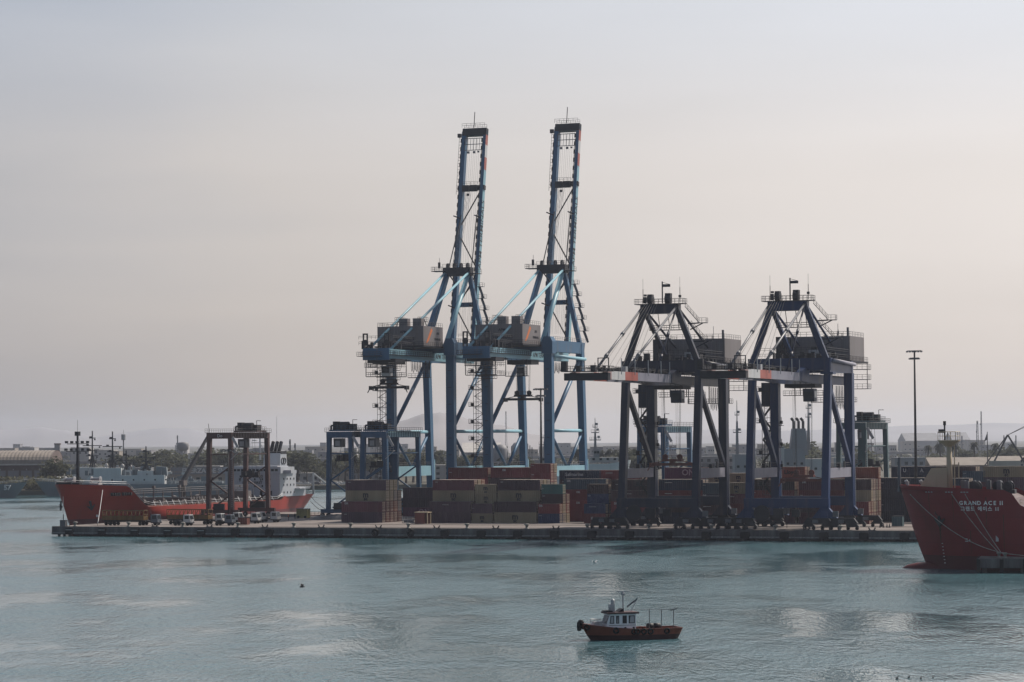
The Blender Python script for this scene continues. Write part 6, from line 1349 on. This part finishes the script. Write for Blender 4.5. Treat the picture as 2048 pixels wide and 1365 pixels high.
# viaduct
va, vb = at(100, 926, 1900), at(2110, 902.5, 2420); vi = thing('viaduct', 'long dark road viaduct crossing the plain', 'viaduct', (va.x, va.y, 0)); dv = vb - va
MB().bar((0, 0, va.z), (dv.x, dv.y, vb.z), 11, 1.9).build('deck', 'wall_grey', vi); nv = 24
vp = MB().box(-.9, .9, -3, 3, 0, 1).mesh('pier_column', 'wall_grey')
for i in range(nv): c = link('pier_column', vp, vi); z = va.z + (vb.z - va.z) * i / nv; c.location = (dv.x * (i + .5) / nv, dv.y * (i + .5) / nv, 2.3); c.scale = (1, 1, z - 3.2)
# water tower, chimney, masts, tanks
p = at(366, 900, 2200); o = thing('water_tower', 'pale bowl-topped water tower on thin legs', 'water tower', (p.x, 2200, 2.3)); zt = at(366, 884, 2200).z - 2.3
MB().lathe([(2.0, zt - 7.5), (4.4, zt - 5.8), (4.6, zt - 1.4), (3.2, zt - .4), (.3, zt)], n=14).build('bowl', 'wall_grey', o, True)
for k in range(6): MB().tube((math.cos(k * 1.05) * 2.8, math.sin(k * 1.05) * 2.8, 0), (math.cos(k * 1.05) * 2.2, math.sin(k * 1.05) * 2.2, zt - 7), .35, n=6).build('leg', 'wall_grey', o)
p = at(115, 900, 2500); o = thing('chimney', 'square grey brick chimney behind the warehouse', 'chimney', (p.x, 2500, 2.3)); zt = at(115, 887, 2500).z - 2.3; MB().bar((0, 0, 0), (0, 0, zt), 5.4, 5.4, 4.6, 4.6).build('shaft', 'wall_grey', o); MB().box(-2.7, 2.7, -2.7, 2.7, zt - 1.2, zt).build('cap', 'wall_brown', o)
def mast(label, px, ytop, Y, w, rungs=True, name='lattice_mast', mt='steel'):
    p = at(px, 900, Y); zt = at(px, ytop, Y).z - 2.3; o = thing(name, label, 'mast', (p.x, Y, 2.3), 0, 'radio masts on the plain'); m = MB()
    for k in range(3): m.tube((math.cos(k * 2.1) * w, math.sin(k * 2.1) * w, 0), (math.cos(k * 2.1) * w * .35, math.sin(k * 2.1) * w * .35, zt), .16 + Y * .00004, n=4)
    if rungs:
        for i in range(int(zt / 3)): z = i * 3; q_ = 1 - .65 * z / zt; m.bar((w * q_, 0, z), (-w * q_ * .5, w * q_ * .8, z + 3), .16)
    m.build('lattice', mt, o); MB().cbox((0, -.3, zt - 2), (1.2, .8, 2.2)).cbox((-.6, -.3, zt * .72), (1.2, .8, 1.6)).build('aerial', mt, o); return o
for lb, px, yt, Y, w in (('tall lattice mast with dishes above the hangars', 1955, 842, 2600, 1.6), ('thin guyed mast beside the dish mast', 1963, 823, 2900, 1.0), ('slender hazy mast nearer the dish mast', 2008, 871, 2900, .9), ('slender hazy mast farther from the dish mast', 2032, 871, 2900, .9), ('hazy lattice pylon on the hill skyline', 1012, 823, 4200, 1.8), ('thin mast near the far hangars', 1924, 872, 2800, .8), ('thin pole mast near the tree clump', 580, 879, 1900, .7), ('thin pole mast beside the tree clump', 590, 887, 1900, .7), ('thin mast beyond the second warship', 355, 871, 2600, .8)): mast(lb, px, yt, Y, w)
p = at(247, 900, 1700); o = thing('cell_tower', 'slim pole with pale drum antenna above the warships', 'mast', (p.x, 1700, 2.3)); zt = at(247, 868, 1700).z - 2.3; MB().tube((0, 0, 0), (0, 0, zt - 4), .5, .35, n=8).build('pole', 'steel', o); MB().lathe([(.3, zt - 4), (1.35, zt - 3.6), (1.35, zt - .4), (.2, zt)], n=12).build('drum', 'pale_steel', o); MB().tube((0, 0, zt), (0, 0, zt + 2.4), .1, n=4).build('aerial', 'steel', o)
p = at(1975, 900, 1500); o = thing('light_pole', 'dark street pole with a drooping pennant by the palms', 'pole', (p.x, 1500, 2.3)); zt = at(1975, 864, 1500).z - 2.3; MB().tube((0, 0, 0), (0, 0, zt), .4, .2, n=6).build('pole', 'dark_steel', o); MB().prism([(-.2, zt - .8), (-1.8, zt - 5.2), (-.2, zt - 4.4)], 'y', -.05, .05).build('pennant', 'dark_steel', o)
for lb, px, yt, w, Y in (('round dark storage tank below the second teal crane', 1001, 889, 8.5, 1480), ('white water tank on legs beyond the round tank', 1036, 884, 8, 1600)):
    p = at(px, 900, Y); zt = at(px, yt, Y).z - 2.3; o = thing('storage_tank', lb, 'tank', (p.x, Y, 2.3)); mt = 'wall_grey' if px < 1020 else 'wall_pale'
    MB().lathe([(w * .42, 0 if px < 1020 else zt * .45), (w * .5, .2 if px < 1020 else zt * .46), (w * .5, zt * .86), (w * .3, zt * .97), (.3, zt)], n=18).build('shell', mt, o, True); MB().ladder((0, -w * .52, .2), (0, -w * .52, zt * .9), .8, r=.1).build('ladder', 'steel', o)
    if px > 1020:
        for k in range(4): MB().tube((math.cos(k * 1.57 + .7) * w * .4, math.sin(k * 1.57 + .7) * w * .4, 0), (math.cos(k * 1.57 + .7) * w * .4, math.sin(k * 1.57 + .7) * w * .4, zt * .46), .35, n=6).build('leg', mt, o)
    for k in (0, 1, 2): MB().tube((w * .7 + k * 1.2, 0, 0), (w * .7 + k * 1.2, 0, zt * (.95 - .05 * k)), .3, n=6).build('riser_pipe', 'steel', o)
# parked cars
cm = MB().prism([(-2.1, .35), (2.1, .35), (2.1, .85), (1.3, .95), (.7, 1.45), (-1.1, 1.45), (-1.9, .95), (-2.1, .9)], 'y', -.85, .85)
for x in (-1.3, 1.3): cm.lathe([(.1, -.9), (.33, -.88), (.33, .88), (.1, .9)], (x, 0, .33), 10, 'y')
cms = {k: cm.mesh('parked_car', k) for k in ('car_white', 'car_dark')}
for i in range(30):
    px = 594 + i * 6.4; Y = 1445 + (i % 3) * 9; k = 'car_dark' if i % 4 == 2 else 'car_white'; p = at(px, 965, Y); o = link('parked_car', cms[k]); o.location = (p.x, Y, 2.3); o.rotation_euler = (0, 0, q.choice((0, PI)) + q.uniform(-.1, .1)); tag(o, ('white' if k == 'car_white' else 'dark') + ' car in the parking strip behind the tanker stern', 'car', 'cars in the far parking strip, ' + ('white' if k == 'car_white' else 'dark'))
# ------------------------------------------------------------------ warships and other moored vessels
def warship(label, bow_px, py_w, L, flip, mt, tone2, num=None, masts=(.45, .62), zs=1.0, house=True, ybase=None):
    bw = ground(bow_px, py_w, 0); d = -1 if not flip else 1; o = thing('warship', label, 'warship', (bw.x - d * (L - 5.5), bw.y, 0), 0 if flip else PI, 'grey warships')
    def z_(u): return 5.4 + 2.1 * max(0, u - .55) ** 1.4 * 2.6
    hm_, e_ = hull(L, L * .115, z_, rake=5.5, over=1, nb=.45, ns=.15, tw=.8, ni=30, nj=7, flare=.6)
    h_ = hm_.build('hull', mt, o, True); deck(e_, .1).build('deck', 'navy_grey', o); r_ = MB()
    for sg in (1, -1): r_.rail([(x, y * .98, z) for x, y, z in e_[sg]][::2], 1.1, 2.4, .05)
    r_.build('handrail', 'navy_pale', o)
    if num: letters(num, 3.0, 'white', h_, (L * .88, -L * .043 - .35 if flip else L * .043 + .35, 4.6), NEAR if flip else (PI / 2, 0, PI), .1, ext=.6)
    if house:
        b_ = MB().box(L * .34, L * .72, -4.6, 4.6, 5.4, 9.6).box(L * .56, L * .70, -4.2, 4.2, 9.6, 13.0).box(L * .40, L * .48, -3.2, 3.2, 9.2, 11.6).prism([(L * .72, 5.4), (L * .75, 5.4), (L * .72, 9.6)], 'y', -4.6, 4.6).build('superstructure', 'navy_pale', o)
        for k in range(7): MB().box(L * .70, L * .701 + .05, -3.6 + k * 1.1, -2.9 + k * 1.1, 11.0, 11.9).build('bridge_window', 'glass', b_)
        for k in range(6):
            for sg in (-1, 1): MB().box(L * .33 + k * 5, L * .33 + k * 5 + .7, sg * 4.6 - .04, sg * 4.6 + .04, 7, 7.8).build('porthole', 'glass', b_)
        f_ = MB().prism([(L * .33, 9.2), (L * .39, 9.2), (L * .385, 13.6), (L * .335, 13.2)], 'y', -2, 2).build('funnel', 'navy_grey', o)
        for m_, hh in masts:
            x = L * m_; t_ = MB()
            for k in range(4): t_.tube((x + (-1.4, 1.4, 1.4, -1.4)[k], (-1.4, -1.4, 1.4, 1.4)[k], 11), (x, 0, hh * .72), .24, n=4)
            t_.tube((x, 0, 10), (x, 0, hh), .55, .28, n=6)
            for z, w_ in ((hh * .52, 2.2), (hh * .60, 3.0), (hh * .68, 2.4), (hh * .76, 4.6), (hh * .88, 1.6)): t_.box(x - w_, x + w_, -.3, .3, z, z + .4).cbox((x + w_ * .5, 0, z + .7), (1.2, .8, .7)).cbox((x - w_ * .75, 0, z - .5), (.7, .7, .7))
            t_.box(x - .6, x + 1.8, -.3, .3, hh * .52, hh * .52 + 1.0); t_.build('mast', 'dark_steel', o)
        for x, y, z, r in ((L * .56, 0, 12.6, 1.0), (L * .50, 2.6, 11.8, .8), (L * .44, -2, 11.8, .8)): MB().lathe([(.3, 0), (r * .7, .4), (r, 1.2), (r * .7, 2.0), (.1, 2.3)], (x, y, z), 12).build('radar_dome', 'wall_pale', o, True)
        for x in (L * .24, L * .62): MB().tube((x, 4.2, 9.2), (x, 4.2, 11), .1, n=4).cbox((x, 4.0, 10.2), (2.6, 1, 1)).build('deck_gear', 'navy_pale', o)
        g_ = MB().lathe([(1.5, 0), (1.7, .6), (1.4, 2.0), (.6, 2.5)], (L * .80, 0, z_(.80)), 12).build('gun_turret', 'navy_pale', o, True); MB().tube((L * .81, 0, z_(.80) + 1.4), (L * .87, 0, z_(.80) + 1.8), .16, n=6).build('gun_barrel', 'navy_pale', g_)
        ck = MB(); q_ = random.Random(bow_px)
        for k in range(46): x = L * q_.uniform(.12, .74); y = q_.uniform(-4.4, 3.6); w_ = q_.uniform(.5, 2.6); z = 5.5 if x < L * .34 else 9.6; ck.box(x, x + w_, y, y + q_.uniform(.5, 1.6), z, z + q_.uniform(.6, 3.4))
        for k in range(16): x = L * q_.uniform(.1, .74); y = q_.uniform(-4, 4); ck.tube((x, y, 9), (x, y, 12 + q_.uniform(0, 5)), .09, n=4)
        ck.build('deck_clutter', 'navy_grey', o)
        MB().box(L * .05, L * .2, -4, 4, 5.5, 6.4).rail([(L * .02, 4, 5.4), (L * .28, 4, 5.4)], 1.1, 2).build('aft_deck', 'navy_grey', o)
    return o
warship('slate warship with two dark lattice masts behind the tanker bow', 95, 993, 92, False, 'navy_grey', 1, None, ((.61, 30.0), (.44, 23.0)))
warship('darker warship rafted outboard with tall radar masts', 60, 990, 96, False, 'navy_dark', 1, None, ((.63, 30.5), (.46, 21)))
warship('grey-green warship bow numbered 57', 30, 996, 70, True, 'navy_grey', 1, '57', ((.3, 24),), house=False)
# pale harbour ship and dredger behind the cranes
def coaster(label, px0, px1, Y, mt, zd, blocks, masts, funnel=None, zoff=0):
    a, b = at(px0, 950, Y), at(px1, 950, Y); L = b.x - a.x; o = thing('harbour_ship', label, 'ship', (a.x, Y, 0), 0, 'vessels behind the pier'); hm_, e_ = hull(L, 15, lambda u: zd + 1.5 * max(0, u - .75) * 4, rake=4, over=2, nb=.25, ns=.15, tw=.8, ni=26, nj=6)
    hm_.build('hull', mt, o, True); deck(e_).build('deck', 'wall_grey', o)
    for x0, x1, z0, z1, m_ in blocks:
        w_ = MB().box(L * x0, L * x1, -6.2 + .02 * z0, 6.2 - .02 * z0, z0, z1).build('deckhouse', m_, o)
        n = max(2, int(L * (x1 - x0) / 2.6))
        for k in range(n): x = L * x0 + (k + .5) * L * (x1 - x0) / n; MB().box(x - .5, x + .5, -6.27, -6.21 + .02 * z0 + .001, (z0 + z1) / 2 - .1, (z0 + z1) / 2 + .8).build('window', 'glass', w_)
    for x, z0, z1, arms in masts:
        m_ = MB().bar((L * x, 0, z0), (L * x, 0, z0 + (z1 - z0) * .62), 1.3, 1.2, .7, .7).tube((L * x, 0, z0 + (z1 - z0) * .6), (L * x, 0, z1), .25, .12, n=6)
        for z, w_ in arms: m_.box(L * x - w_, L * x + w_, -.5, .5, z, z + .35).rail([(L * x - w_, -.5, z + .35), (L * x + w_, -.5, z + .35)], 1.0, 1.0).cbox((L * x + w_ * .6, -.2, z + 1.4), (1.0, .6, .9))
        m_.build('signal_mast', 'wall_grey', o)
    if funnel:
        x, z0, z1 = funnel; f_ = MB().prism([(L * x - 3.8, z0), (L * x + 3.8, z0), (L * x + 2.6, z1), (L * x - 2.4, z1)], 'y', -3.4, 3.4).build('funnel', 'wall_grey', o)
        for k in (-1.8, .2, 2.0): MB().tube((L * x + k, 0, z1), (L * x + k, 0, z1 + 3.0), .55, n=8).tube((L * x + k, 0, z1 + 3.0), (L * x + k - 1.0, 0, z1 + 4.2), .55, n=8).build('exhaust_pipe', 'dark_steel', f_)
    return o
coaster('pale harbour ship with slim signal mast behind the teal crane', 1075, 1262, 1130, 'navy_pale', 15.0, ((.56, .86, 15.5, 17.6, 'wall_pale'), (.60, .66, 17.6, 21.0, 'wall_grey'), (.02, .2, 15.2, 18.0, 'wall_grey')), ((.62, 17.6, 33.5, ((24.4, 2.3), (27.4, 1.6), (29.6, 1.0))), (.08, 17, 30, ((22.6, 2.4), (25.4, 1.4)))))
coaster('white dredger with grey funnel among the navy crane legs', 1462, 1722, 1120, 'wall_grey', 8.0, ((.40, .56, 8, 20.6, 'wall_grey'), (.30, .40, 8, 21.5, 'wall_pale'), (.56, .72, 8, 16.5, 'wall_pale'), (.78, .9, 8, 17.0, 'wall_pale'), (.02, .18, 8, 18.5, 'wall_grey')), ((.60, 20, 41, ((33.0, 1.2), (36.5, 1.0))), (.05, 18, 40, ((27, 1.6), (34, .9)))), (.52, 18, 28.6))
p = at(2003, 960, 1250); o = thing('floating_crane', 'dark derrick crane with long jib beyond the red bow', 'crane', (p.x, 1250, 0))
MB().box(-14, 26, -7, 7, -.8, 3.2).build('pontoon', 'wall_grey', o); MB().box(-5, 8, -4, 4, 3.2, 14.0).build('machine_house', 'wall_tan', o)
MB().bar((-4, 0, 12), (3, 0, 25.5), .7).bar((11, 0, 12), (3, 0, 25.5), .7).bar((-7, 2, 12), (3, 0, 25.5), .5).build('gantry_frame', 'dark_steel', o); MB().bar((8, 0, 13), (40, 0, 42), .9).build('jib', 'dark_steel', o); MB().tube((3, 0, 25.4), (40, 0, 42), .12, n=4).tube((3, .5, 25.4), (38, .5, 43), .12, n=4).build('jib_ropes', 'rope_dark', o)
